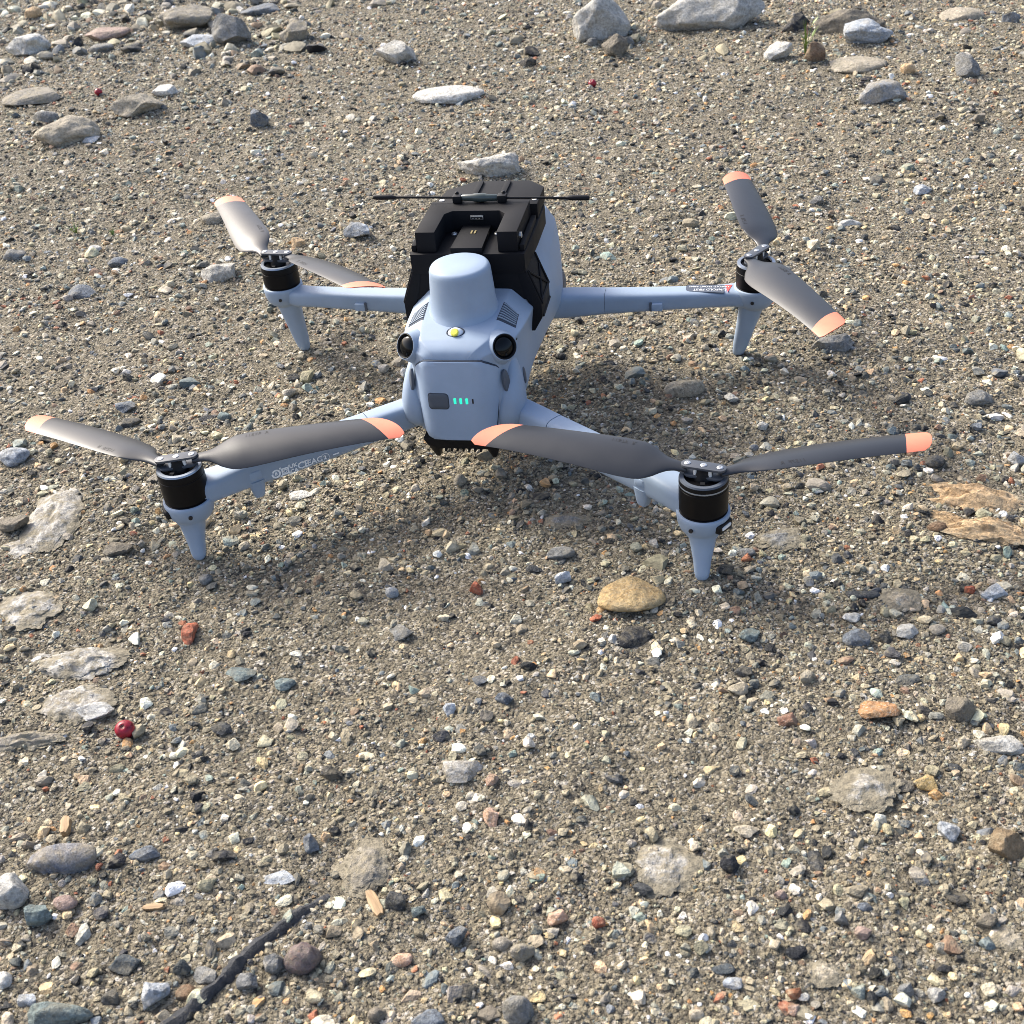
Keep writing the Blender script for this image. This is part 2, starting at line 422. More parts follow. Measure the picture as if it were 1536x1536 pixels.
# ------------------------------------------------------------------ stones one can pick out, then the ground that banks up around them
STONES = [  # x m, y m, width mm, depth mm, height mm, shape, rock kind, name, label
    (-0.0341, 1.0785, 80.5, 64.4, 48.6, "rnd", "pale", "stone", "pale grey boulder at the top edge, left of the largest one"),
    (0.1154, 1.1053, 147.7, 88.9, 44.3, "rnd", "pale", "stone", "largest pale grey boulder, cut by the top edge"),
    (-0.0068, 0.9945, 35.8, 30.9, 25.1, "ang", "browngrey", "stone", "small grey-brown stone leaning below the left of the two top boulders"),
    (0.2373, 1.0495, 37.4, 28.1, 18.9, "ang", "black", "stone", "dark charcoal angular stone right of the largest boulder"),
    (0.3091, 1.0404, 93.2, 41.4, 28.0, "rnd", "browngrey", "stone", "long brown-grey stone behind the blue-white one at top right"),
    (0.3273, 0.9927, 61.5, 46.1, 23.5, "ang", "bluewhite", "stone", "blue-white stone at top right beside the green sprout"),
    (0.2133, 0.9252, 37.0, 27.8, 18.0, "ang", "white", "stone", "white angular stone below the charcoal stone at top right"),
    (0.2582, 0.9101, 26.1, 20.9, 19.5, "rnd", "brown", "stone", "brown stone right of the sprout's foot at top right"),
    (0.3119, 0.8923, 69.7, 55.7, 9.0, "flat", "tan", "stone", "flat tan stone below the blue-white stone"),
    (0.3292, 0.7541, 55.5, 41.6, 18.8, "ang", "tanblue", "stone", "tan and bluish stone below the flat tan one at top right"),
    (0.3672, 0.8443, 18.1, 14.5, 11.2, "rnd", "ochre", "pebble", "brown-yellow pebble above right of the tan and bluish stone"),
    (0.433, 0.83, 27.8, 38.7, 19.4, "ang", "grey", "stone", "dark grey upright stone near the right edge, second row from the top"),
    (0.4594, 1.0959, 55.6, 44.5, 11.9, "flat", "tan", "stone", "flat tan stone at the top right corner"),
    (0.5175, 1.0575, 23.5, 18.8, 12.0, "rnd", "blue", "pebble", "blue-grey pebble in the top right corner"),
    (-0.0428, 1.0308, 15.2, 12.1, 8.6, "rnd", "grey", "pebble", "grey pebble left of the leaning brown-grey stone"),
    (-0.1216, 0.9524, 22.2, 16.6, 10.8, "ang", "black", "stone", "small dark stone left below the top boulders"),
    (-0.0962, 0.531, 66.5, 41.1, 19.9, "rnd", "pale", "stone", "pale rock just behind the black mount on the drone"),
    (-0.7472, 1.2564, 89.2, 71.3, 27.4, "rnd", "greytan", "stone", "wide grey-tan stone at the top edge, left part"),
    (-0.6163, 1.118, 56.1, 52.4, 39.3, "ang", "grey", "stone", "upright grey stone in the rubble at top left"),
    (-0.5238, 1.1464, 44.7, 33.5, 23.0, "ang", "greytan", "stone", "grey-tan stone right of the upright grey one at top left"),
    (-0.6466, 1.3317, 68.8, 55.0, 9.7, "flat", "blue", "stone", "flat blue-grey stone at the top edge above the rubble"),
    (-0.6699, 1.1199, 63.6, 50.9, 14.7, "flat", "bluewhite", "stone", "flat bluish stone left of the upright grey one"),
    (-0.3187, 0.9861, 58.3, 43.7, 25.0, "ang", "pale", "stone", "pale stone standing alone near the top, left of centre"),
    (-0.2052, 0.8195, 90.8, 50.6, 10.9, "flat", "white", "stone", "whitish flat slab, left of the berry near the top centre"),
    (-0.9653, 1.1204, 68.4, 51.3, 25.4, "ang", "white", "stone", "white-grey stone at the left edge near the top"),
    (-0.873, 1.2038, 80.3, 64.3, 11.7, "flat", "pinkish", "stone", "pinkish flat stone in the rubble at top left"),
    (-0.8427, 1.1278, 38.8, 31.0, 9.8, "flat", "grey", "stone", "thin dark grey stone just below the pinkish flat one"),
    (-0.7745, 1.0923, 33.7, 25.3, 9.5, "ang", "dark", "stone", "small dark stone right of the thin grey one at top left"),
    (-1.0823, 1.3528, 29.0, 23.2, 15.3, "rnd", "ochre", "pebble", "brown-orange pebble in the top left corner"),
    (-0.6215, 0.7847, 65.5, 49.1, 20.9, "ang", "tan", "stone", "tan angular stone right of the berry at top left"),
    (-0.6755, 0.6853, 82.1, 49.1, 24.6, "rnd", "tan", "stone", "large tan rounded stone at left, below the top left berry"),
    (-0.8136, 0.8472, 79.8, 63.9, 11.7, "flat", "greytan", "stone", "flat grey-tan stone left of the berry at top left"),
    (-0.7469, 0.763, 34.4, 21.4, 10.3, "rnd", "grey", "pebble", "grey pebble above the large tan stone at left"),
    (-0.6225, 0.8719, 35.6, 28.5, 8.2, "flat", "white", "stone", "thin white stone above right of the tan angular one"),
    (-0.638, 0.6727, 22.1, 17.7, 5.6, "flat", "bluewhite", "pebble", "small bluish chip at the right foot of the large tan stone"),
    (-0.4307, 0.73, 24.1, 22.3, 16.9, "ang", "blue", "stone", "blue-grey stone standing upright alone at upper left"),
    (-0.3729, 0.4154, 25.5, 20.4, 7.7, "rnd", "tan", "pebble", "smooth tan pebble left of the far left propeller tip"),
    (-0.1997, 0.3678, 25.5, 19.1, 12.7, "ang", "bluewhite", "stone", "white and blue marbled stone between far left propeller and antenna"),
    (-0.2561, 0.3507, 13.3, 10.0, 7.5, "ang", "ochre", "pebble", "orange-brown pebble beside the far left motor"),
    (-0.317, 0.2873, 33.7, 25.3, 12.1, "ang", "pale", "stone", "pale stone left of the far left motor"),
    (-0.4376, 0.3199, 20.1, 16.1, 5.4, "flat", "blue", "pebble", "flat blue-grey pebble at left, above the grey slab"),
    (-0.4398, 0.247, 30.7, 24.6, 6.7, "flat", "blue", "stone", "grey slab-shaped stone at left, level with the far arms"),
    (-0.4784, 0.3513, 15.2, 12.1, 5.9, "rnd", "white", "pebble", "white pebble at left, above the grey slab"),
    (-0.5591, 0.3335, 22.1, 17.7, 8.4, "rnd", "grey", "pebble", "grey pebble at the left edge above the slab"),
    (0.3492, 0.4718, 19.7, 14.8, 6.3, "ang", "bluewhite", "pebble", "bluish white pebble right of the far right propeller"),
    (0.275, 0.3885, 20.1, 10.1, 6.0, "rnd", "white", "pebble", "long white pebble right of the far right propeller"),
    (0.2468, 0.4377, 14.4, 10.8, 7.0, "ang", "grey", "pebble", "small grey stone right of the far right propeller's upper blade"),
    (0.2505, 0.1454, 33.5, 17.7, 8.4, "ang", "grey", "stone", "grey stone under the tip of the far right propeller"),
    (0.1748, 0.0702, 10.9, 8.2, 4.4, "ang", "white", "pebble", "white pebble on the ground between the right legs"),
    (0.1977, 0.0304, 8.1, 6.1, 4.6, "ang", "white", "pebble", "small white chip above the near right propeller"),
    (0.1397, 0.076, 30.3, 14.5, 9.1, "rnd", "tan", "stone", "half buried tan stone below the far right arm"),
    (0.348, 0.071, 19.2, 15.3, 6.7, "rnd", "grey", "stone", "grey stone at right, above the near right propeller tip"),
    (0.3102, -0.0138, 13.3, 10.7, 4.8, "rnd", "dark", "stone", "dark stone right behind the near right propeller tip"),
    (0.3626, -0.0076, 11.5, 8.8, 8.1, "ang", "bluewhite", "stone", "white-blue stone at the right edge above the ochre rock"),
    (0.3282, -0.0508, 64.0, 29.3, 3.8, "slab", "ochre", "stone", "long crumbly ochre slab, upper of two at the right edge"),
    (0.3333, -0.0843, 53.4, 19.6, 3.2, "slab", "ochre", "stone", "crumbly ochre slab, lower of two at the right edge"),
    (0.3101, -0.0697, 25.1, 9.5, 1.5, "slab", "ochre", "stone", "short crumbly ochre ledge left between the two ochre slabs"),
    (0.3042, -0.082, 11.6, 8.0, 3.5, "rnd", "brown", "pebble", "brown pebble with reddish top left of the ochre slabs"),
    (-0.2866, -0.1066, 40.1, 76.9, 4.0, "slab", "chalk", "stone", "large whitish crumbly slab at left of the near left motor"),
    (-0.2931, -0.1422, 31.5, 26.1, 1.9, "slab", "chalk", "stone", "whitish low slab at the left edge below the grey-brown stone"),
    (-0.3061, -0.1241, 19.4, 14.5, 7.5, "ang", "browngrey", "stone", "grey-brown stone at the left edge lying on the whitish slab"),
    (-0.2207, -0.1414, 19.5, 14.7, 5.3, "ang", "browngrey", "stone", "grey-brown angular stone left of the near left leg"),
    (-0.1495, -0.1658, 8.5, 6.8, 4.5, "rnd", "grey", "pebble", "pale grey pebble just below the near left foot"),
    (-0.2528, -0.2035, 38.6, 34.7, 2.7, "slab", "chalk", "stone", "pale crusted slab at the left edge, level with the terracotta shard"),
    (-0.2016, -0.243, 59.5, 32.1, 3.6, "slab", "chalk", "stone", "pale crusted slab with bluish spots above the big berry"),
    (-0.1835, -0.2777, 41.7, 30.7, 2.5, "slab", "chalk", "stone", "pale slab with a white face just above the big berry"),
    (-0.1696, -0.2841, 20.3, 11.6, 5.1, "ang", "white", "stone", "white stone set in the pale slab beside the big berry"),
    (-0.1413, -0.2139, 8.1, 17.8, 5.7, "ang", "terracotta", "shard", "terracotta shard below the near left leg"),
    (-0.0967, -0.2462, 17.7, 11.8, 2.1, "flat", "teal", "stone", "teal-grey flat stone, left of a teal pair"),
    (-0.0677, -0.2512, 12.1, 9.7, 3.6, "rnd", "teal", "stone", "teal-grey rounded stone, right of a teal pair"),
    (-0.0899, -0.2915, 10.9, 8.2, 4.3, "ang", "dark", "pebble", "dark grey pebble right of the big berry"),
    (-0.2005, -0.3092, 44.0, 14.1, 2.6, "slab", "greytan", "stone", "flat grey half buried slab at the left edge below the berry"),
    (-0.0197, -0.3162, 11.1, 8.3, 4.9, "ang", "black", "pebble", "black pebble left of centre in the lower half"),
    (-0.1358, -0.3855, 34.1, 14.8, 10.2, "rnd", "bluetan", "stone", "large blue-grey stone with tan crust at lower left"),
    (-0.1527, -0.4078, 19.2, 15.4, 10.9, "rnd", "pale", "stone", "light grey stone cut by the left edge, lower part"),
    (-0.0966, -0.3772, 15.0, 7.2, 3.8, "ang", "blue", "stone", "blue-grey stone right of the large crusted one at lower left"),
    (-0.0565, -0.3735, 12.3, 5.9, 3.1, "ang", "black", "stone", "black pointed stone at lower left"),
    (-0.0171, -0.3607, 9.1, 9.1, 6.4, "ang", "blue", "pebble", "dark blue-grey upright pebble at lower left of centre"),
    (-0.0253, -0.3822, 15.2, 8.4, 1.8, "flat", "bluewhite", "stone", "pale flat stone above the dark stick's upper end"),
    (-0.1317, -0.4172, 11.9, 9.4, 8.3, "ang", "teal", "stone", "green-grey stone near the left edge, above the slate ones"),
    (-0.1233, -0.4086, 11.3, 8.1, 3.4, "rnd", "pinkish", "pebble", "pinkish grey pebble right of the green-grey stone at lower left"),
    (-0.0589, -0.4497, 10.2, 11.4, 7.1, "ang", "bluewhite", "stone", "pale diamond-shaped stone left of the dark stick"),
    (-0.0474, -0.4452, 8.7, 7.0, 3.3, "rnd", "brown", "pebble", "orange-brown pebble beside the dark stick"),
    (-0.0417, -0.4362, 11.2, 8.3, 2.8, "ang", "grey", "stone", "grey stone left of the dark stick's middle"),
    (-0.0, -0.4245, 16.6, 13.3, 10.0, "rnd", "purple", "stone", "purple-brown rounded stone right of the dark stick"),
    (-0.012, -0.4283, 10.6, 8.4, 7.4, "ang", "grey", "stone", "speckled grey stone touching the dark stick"),
    (-0.0203, -0.4382, 9.3, 7.5, 6.5, "ang", "grey", "stone", "grey wedge stone at the right side of the stick's bend"),
    (-0.0798, -0.4363, 14.3, 9.4, 3.6, "ang", "slate", "stone", "dark slate stone with tan top at lower left"),
    (-0.0783, -0.4528, 8.1, 6.1, 4.5, "ang", "dark", "pebble", "dark pebble left of the pale diamond-shaped stone"),
    (-0.0967, -0.4651, 28.8, 9.3, 8.6, "rnd", "teal", "stone", "green-grey broad stone at the bottom left edge"),
    (-0.1152, -0.4585, 8.2, 6.1, 4.5, "ang", "bluewhite", "pebble", "bluish white pebble near the bottom left corner"),
    (-0.1312, -0.4506, 6.0, 8.0, 4.5, "rnd", "white", "pebble", "white pebble cut by the left edge near the bottom"),
    (0.0259, -0.1595, 8.6, 8.9, 6.0, "ang", "terracotta", "shard", "terracotta piece between the near legs"),
    (-0.0265, -0.1665, 8.3, 6.6, 5.3, "rnd", "bluewhite", "pebble", "bluish pebble left of the terracotta piece between the legs"),
    (-0.0105, -0.2048, 15.0, 11.2, 3.9, "ang", "grey", "stone", "grey stone left below the terracotta piece between the legs"),
    (0.0777, -0.1467, 9.9, 7.4, 5.7, "ang", "bluewhite", "pebble", "bluish white pebble between the near legs, right part"),
    (0.1218, -0.165, 39.0, 31.2, 6.2, "flat", "yellowtan", "stone", "yellow-tan angular rock left of the near right foot"),
    (0.126, -0.1981, 21.4, 17.1, 4.2, "flat", "black", "stone", "black angular stone below the yellow-tan rock"),
    (0.1141, -0.202, 5.0, 7.6, 3.5, "ang", "white", "pebble", "white sliver at the left of the black stone"),
    (0.1024, -0.1838, 7.0, 5.3, 2.7, "ang", "terracotta", "pebble", "red chip left below the yellow-tan rock"),
    (0.0607, -0.2561, 9.8, 7.4, 4.5, "ang", "blue", "pebble", "blue-grey pebble in the middle of the lower half"),
    (0.0437, -0.2401, 8.9, 6.3, 2.2, "ang", "blue", "pebble", "slate-blue flat pebble, up left of the mid blue pebble"),
    (0.032, -0.266, 7.2, 6.2, 5.1, "ang", "bluewhite", "pebble", "bluish white pebble left of the mid blue pebble"),
    (0.0477, -0.3089, 20.5, 14.8, 5.1, "ang", "chalk", "stone", "pale crusted stone in the centre of the lower half"),
    (0.0648, -0.3132, 6.8, 5.1, 4.5, "ang", "peach", "pebble", "peach and white pebble at the pale crusted stone's right"),
    (0.0685, -0.3361, 8.2, 9.8, 5.7, "ang", "peach", "pebble", "pink-white pointed pebble below the pale crusted stone"),
    (0.0132, -0.37, 28.0, 33.3, 2.8, "slab", "greytan", "stone", "grey half buried boulder above the wood chip"),
    (0.1088, -0.3882, 9.3, 7.0, 6.2, "ang", "peach", "pebble", "pink-white pebble at the lower centre, left of the red one"),
    (0.1275, -0.3893, 6.2, 4.7, 4.2, "ang", "terracotta", "pebble", "red pebble at the lower centre"),
    (0.0655, -0.4035, 10.1, 8.5, 7.1, "ang", "blue", "stone", "dark blue-grey stone at the lower centre"),
    (0.0332, -0.389, 9.9, 8.7, 6.9, "ang", "dark", "stone", "black-green stone right of the wood chip"),
    (0.0449, -0.3927, 7.3, 5.5, 3.9, "ang", "teal", "pebble", "pale teal pebble right of the black-green stone"),
    (0.0863, -0.4044, 9.4, 6.7, 2.8, "rnd", "greytan", "pebble", "tan pebble left of the lumpy grey-tan one, lower centre"),
    (0.096, -0.4077, 10.8, 8.1, 5.8, "ang", "greytan", "stone", "lumpy grey-tan stone at the lower centre"),
    (0.0988, -0.4358, 12.9, 10.5, 9.7, "rnd", "grey", "stone", "grey rounded stone at the bottom centre"),
    (0.0859, -0.4367, 10.1, 7.6, 2.7, "ang", "browngrey", "stone", "brownish stone left of the grey rounded one at the bottom"),
    (0.0617, -0.4444, 14.0, 8.4, 3.5, "ang", "blue", "stone", "dark blue speckled stone at the bottom edge"),
    (0.0429, -0.4158, 9.4, 7.4, 2.8, "rnd", "peach", "pebble", "pinkish tan pebble below the wood chip"),
    (0.0394, -0.4448, 7.9, 6.9, 5.9, "rnd", "browngrey", "stone", "brown-grey upright stone at the bottom edge, left of the blue one"),
    (0.1539, -0.3541, 37.2, 31.3, 2.2, "slab", "chalk", "stone", "pale half buried boulder right of centre in the lower part"),
    (0.1858, -0.2364, 11.1, 8.4, 4.9, "ang", "cream", "pebble", "cream-white pebble below the near right foot"),
    (0.2494, -0.1909, 14.6, 11.6, 6.2, "rnd", "blue", "stone", "oval blue-grey stone at right"),
    (0.248, -0.1723, 10.3, 7.7, 3.5, "ang", "white", "pebble", "white pebble just above the oval blue-grey stone"),
    (0.2571, -0.2492, 19.4, 14.5, 6.1, "ang", "orange", "stone", "orange-brown rock with white veins at right"),
    (0.2977, -0.2452, 14.5, 11.6, 9.0, "rnd", "browngrey", "stone", "round grey-brown stone right of the orange-brown rock"),
    (0.2117, -0.2581, 10.8, 8.1, 5.2, "ang", "redbrown", "pebble", "red-brown pebble left of the orange-brown rock"),
    (0.1912, -0.1925, 12.1, 9.1, 4.1, "ang", "teal", "pebble", "green-grey pebble below right of the near right foot"),
    (0.1881, -0.2216, 10.2, 7.7, 3.8, "ang", "dark", "pebble", "dark pebble above the cream-white one"),
    (0.2776, -0.1823, 12.7, 9.5, 4.6, "ang", "pale", "stone", "pale grey stone right of the oval blue-grey one"),
    (0.2642, -0.188, 10.4, 7.8, 6.0, "ang", "dark", "pebble", "dark stone between the oval blue-grey stone and the pale grey one"),
    (0.2938, -0.1811, 8.9, 7.1, 2.7, "rnd", "greytan", "pebble", "small tan pebble right of the pale grey stone"),
    (0.2743, -0.2204, 12.8, 9.2, 3.2, "ang", "slate", "pebble", "dark green slate pebble above the orange-brown rock"),
    (0.3138, -0.267, 21.3, 13.5, 5.3, "ang", "pale", "stone", "pale grey stone near the right edge, lower half"),
    (0.2973, -0.2664, 6.7, 5.7, 4.7, "ang", "cream", "pebble", "cream pebble left of the pale grey stone near the right edge"),
    (0.2763, -0.2949, 11.0, 8.3, 5.4, "ang", "yellow", "pebble", "yellow stone at right, below the orange-brown rock"),
    (0.2665, -0.2948, 11.7, 8.8, 3.0, "ang", "browngrey", "stone", "brownish stone touching the yellow one"),
    (0.2481, -0.3012, 32.4, 24.4, 1.9, "slab", "chalk", "stone", "pale half buried slab left of the yellow stone"),
    (0.2758, -0.1537, 22.4, 19.2, 1.3, "slab", "cream", "stone", "cream weathered crust below the ochre slabs"),
    (0.2555, -0.1509, 19.5, 7.0, 2.3, "flat", "dark", "stone", "thin dark slab left of the cream crust"),
    (0.1882, -0.1145, 12.4, 8.7, 3.7, "rnd", "grey", "pebble", "grey striped pebble right of the near right leg"),
    (0.2085, -0.1004, 30.8, 22.5, 1.8, "slab", "grey", "stone", "grey half buried stone right of the near right motor"),
    (0.176, -0.1392, 10.5, 7.9, 4.0, "ang", "black", "pebble", "black pebble touching the near right foot"),
    (0.3162, -0.1421, 6.2, 4.6, 3.7, "ang", "terracotta", "pebble", "small red chip below the ochre slabs"),
    (0.3277, -0.1451, 14.6, 11.0, 6.1, "ang", "bluewhite", "stone", "white and grey stone at the right edge below the ochre slabs"),
    (0.2838, -0.323, 9.0, 11.0, 6.3, "ang", "bluewhite", "stone", "pale blue speckled stone at lower right"),
    (0.3074, -0.3332, 17.0, 12.8, 9.4, "ang", "ochrebrown", "stone", "brown rock at the right edge, lower part"),
    (0.3021, -0.3762, 17.1, 12.9, 1.0, "slab", "tan", "stone", "tan flat slab at the right edge near the bottom"),
    (0.294, -0.3698, 9.3, 7.4, 6.5, "ang", "browngrey", "stone", "grey-brown stone left above the tan flat slab"),
    (0.1842, -0.3524, 8.9, 7.6, 6.3, "ang", "black", "stone", "black oval stone at lower right of centre"),
    (0.1915, -0.331, 12.0, 8.2, 3.0, "ang", "cream", "stone", "cream flat stone above the black oval one"),
    (0.2236, -0.3426, 8.0, 12.3, 2.4, "flat", "dark", "stone", "dark upright flake at lower right"),
    (0.2434, -0.3683, 6.5, 4.1, 1.9, "rnd", "blue", "pebble", "blue oval pebble in the pebble cluster at lower right"),
    (0.2419, -0.382, 7.5, 5.6, 4.5, "ang", "pinkish", "pebble", "pinkish triangle pebble under the blue oval one"),
    (0.2327, -0.3752, 6.4, 5.4, 4.5, "ang", "grey", "pebble", "grey pebble left of the blue oval one"),
    (0.2245, -0.4026, 16.3, 11.6, 1.0, "slab", "cream", "stone", "cream half buried stone near the bottom right"),
    (0.2577, -0.4061, 6.6, 5.5, 4.6, "ang", "grey", "pebble", "grey pebble right of the cream half buried stone"),
    (0.2705, -0.4063, 7.7, 5.8, 4.2, "ang", "pale", "pebble", "pale pebble near the bottom, right part"),
    (0.1872, -0.4125, 8.4, 6.3, 2.7, "ang", "bluewhite", "pebble", "bluish white pebble near the bottom, right of centre"),
    (0.2836, -0.3584, 9.4, 7.1, 2.5, "ang", "black", "stone", "black stone at lower right"),
    (0.2741, -0.3942, 6.7, 5.0, 2.6, "ang", "black", "pebble", "black pebble below the larger black stone at lower right"),
    (0.2045, -0.3922, 5.2, 5.9, 3.6, "ang", "cream", "pebble", "cream upright pebble at the bottom right of centre"),
    (0.2134, -0.3947, 9.7, 5.3, 2.4, "ang", "black", "pebble", "black flake right of the cream upright pebble"),
    (0.2072, -0.3656, 6.0, 4.5, 3.0, "ang", "pinkish", "pebble", "pink pebble above the cream upright one"),
    (0.2121, -0.4212, 4.9, 4.3, 3.5, "ang", "peach", "pebble", "peach oval pebble at the bottom edge"),
    (0.1727, -0.4287, 6.1, 4.8, 3.7, "rnd", "cream", "pebble", "round cream pebble at the bottom edge"),
    (0.1829, -0.4059, 9.7, 5.4, 1.2, "flat", "slate", "pebble", "slate flake above the bluish white pebble near the bottom"),
    (-0.0063, -0.0519, 9.2, 7.4, 6.2, "rnd", "tan", "pebble", "tan round pebble under the drone's rear"),
    (-0.1159, -0.0699, 18.6, 10.2, 2.2, "flat", "white", "stone", "white flat stone under the near left arm"),
    (0.0702, -0.0868, 28.8, 17.0, 1.7, "slab", "grey", "stone", "grey half buried stone under the near right arm"),
    (0.0732, -0.1233, 17.7, 11.1, 5.3, "rnd", "grey", "stone", "grey stone between the near right leg and the centre"),
    (0.0583, -0.1375, 10.8, 7.4, 2.7, "ang", "dark", "pebble", "dark flat pebble between the near legs, just right of centre"),
    (-0.1865, -0.0435, 13.5, 10.4, 1.6, "flat", "grey", "pebble", "flat grey pebble above the near left arm"),
    (-0.1743, 0.0895, 10.8, 8.1, 5.5, "ang", "dark", "pebble", "dark pebble below the far left leg"),
    (-0.3523, -0.0407, 23.1, 17.0, 6.9, "rnd", "bluewhite", "stone", "grey-white stone at the left edge above the whitish slab"),
    (-0.2106, 0.0269, 10.4, 8.3, 4.9, "rnd", "teal", "pebble", "dark teal pebble left of the drone's rear"),
    (-0.223, 0.0223, 13.4, 10.0, 1.6, "flat", "black", "pebble", "black flat pebble beside the dark teal one"),
    (-0.2952, 0.0322, 18.0, 13.5, 4.9, "ang", "blue", "stone", "blue-grey stone above the near left propeller"),
    (-0.2828, 0.0134, 15.6, 12.4, 4.0, "flat", "dark", "pebble", "dark pebble below the blue-grey stone by the near left propeller"),
]

FEET = [(-0.1604, -0.1471), (0.1624, -0.1459), (-0.1798, 0.1362), (0.1779, 0.1337)]
def ground_h(x, y):
    x = np.asarray(x, float); y = np.asarray(y, float)
    h = 0.0045 * vn2(x, y, 4.0) + 0.0032 * vn2(x, y, 13.0, 5.0) + 0.0026 * vn2(x, y, 45.0, 9.0)
    h = h + 0.0014 * vn2(x, y, 130.0, 2.0) + 0.02 * np.clip(np.hypot(x, y - 0.3) - 1.5, 0, 30) * vn2(x, y, 0.5, 7.0)
    h = h - 0.002
    for sx, sy, sw, sd, sh, shp, *_ in STONES:
        if sw < 14: continue
        a, b = sw * 0.00072 + 0.002, sd * 0.00072 + 0.002
        near = (abs(x - sx) < 2.2 * a) & (abs(y - sy) < 2.2 * b)
        if not near.any(): continue
        amp = (0.0 if shp == "slab" else 0.24) * sh * 0.001
        h = h + np.where(near, amp * np.exp(-((x - sx) / a) ** 2 - ((y - sy) / b) ** 2), 0.0)
    k = 1.0
    for fx, fy in FEET:
        k = k * (1 - np.exp(-((x - fx) ** 2 + (y - fy) ** 2) / 0.025 ** 2))
    return h * k

def axis_steps(a, b, fine, lo, hi, mid, far):
    c = list(np.arange(a, b, fine))
    up = list(np.arange(b, hi, mid)); dn = list(np.arange(a - mid, lo, -mid))[::-1]
    t = up[-1] if up else b; s = mid; tail = []
    while t < far: s *= 1.35; t += s; tail.append(t)
    t = dn[0] if dn else a; s = mid; lead = []
    while t > -far: s *= 1.35; t -= s; lead.append(t)
    return np.array(lead[::-1] + dn + c + up + tail)
gx = axis_steps(-0.62, 0.62, 0.0036, -1.7, 1.3, 0.0075, 90.0)
gy = axis_steps(-0.56, 0.62, 0.0036, -0.75, 2.1, 0.0075, 90.0)
GX, GY = np.meshgrid(gx, gy)
GZ = ground_h(GX, GY)
nx, ny = len(gx), len(gy)
gv = np.stack([GX.ravel(), GY.ravel(), GZ.ravel()], 1)
idx = np.arange(nx * ny).reshape(ny, nx)
gf = np.stack([idx[:-1, :-1].ravel(), idx[:-1, 1:].ravel(), idx[1:, 1:].ravel(), idx[1:, :-1].ravel()], 1)
def fast_mesh(name, v, f):
    me = bpy.data.meshes.new(name)
    me.vertices.add(len(v)); me.vertices.foreach_set("co", np.ascontiguousarray(v, np.float32).ravel())
    k = f.shape[1]
    me.loops.add(f.size); me.loops.foreach_set("vertex_index", np.ascontiguousarray(f, np.int32).ravel())
    me.polygons.add(len(f)); me.polygons.foreach_set("loop_start", np.arange(0, f.size, k, dtype=np.int32))
    me.update(calc_edges=True); me.validate()
    return me
gme = fast_mesh("ground", gv, gf)
ground = finish("ground", gme, M_SAND, None, True, 180)
tag(ground, "sandy gravel ground under the drone", kind="structure")

# ------------------------------------------------------------------ stone shapes
def ico(sub):
    bm = bmesh.new(); bmesh.ops.create_icosphere(bm, subdivisions=sub, radius=1.0)
    v = np.array([p.co[:] for p in bm.verts]); f = np.array([[q.index for q in p.verts] for p in bm.faces])
    bm.free(); return v, f
ICO = {s: ico(s) for s in (1, 2, 3, 4, 5)}
def stone_shape(r, sub, planes, cut=(0.55, 0.9), rough=0.06, nscale=2.2):
    v, f = ICO[sub]; v = v.copy()
    o = r.random(3) * 20
    v = v * (1 + 0.22 * vnoise(v * 1.1 + o))[:, None]
    for _ in range(planes):
        n = r.normal(size=3); n /= np.linalg.norm(n); d = r.uniform(*cut)
        e = np.maximum(v @ n - d, 0); v = v - (e * 0.92)[:, None] * n
    w = v + 0
    for s, a in ((nscale, 1.0), (nscale * 2.3, 0.5), (nscale * 5.1, 0.28)):
        w = w * (1 + rough * a * vnoise(v * s + o * 1.3))[:, None]
    lo, hi = w.min(0), w.max(0)
    return (w - (lo + hi) / 2) / (hi - lo), f
CAT = {"stone": "stone", "pebble": "pebble", "slab": "stone", "shard": "pottery shard"}
r_st = np.random.default_rng(5)
foot_prints = []
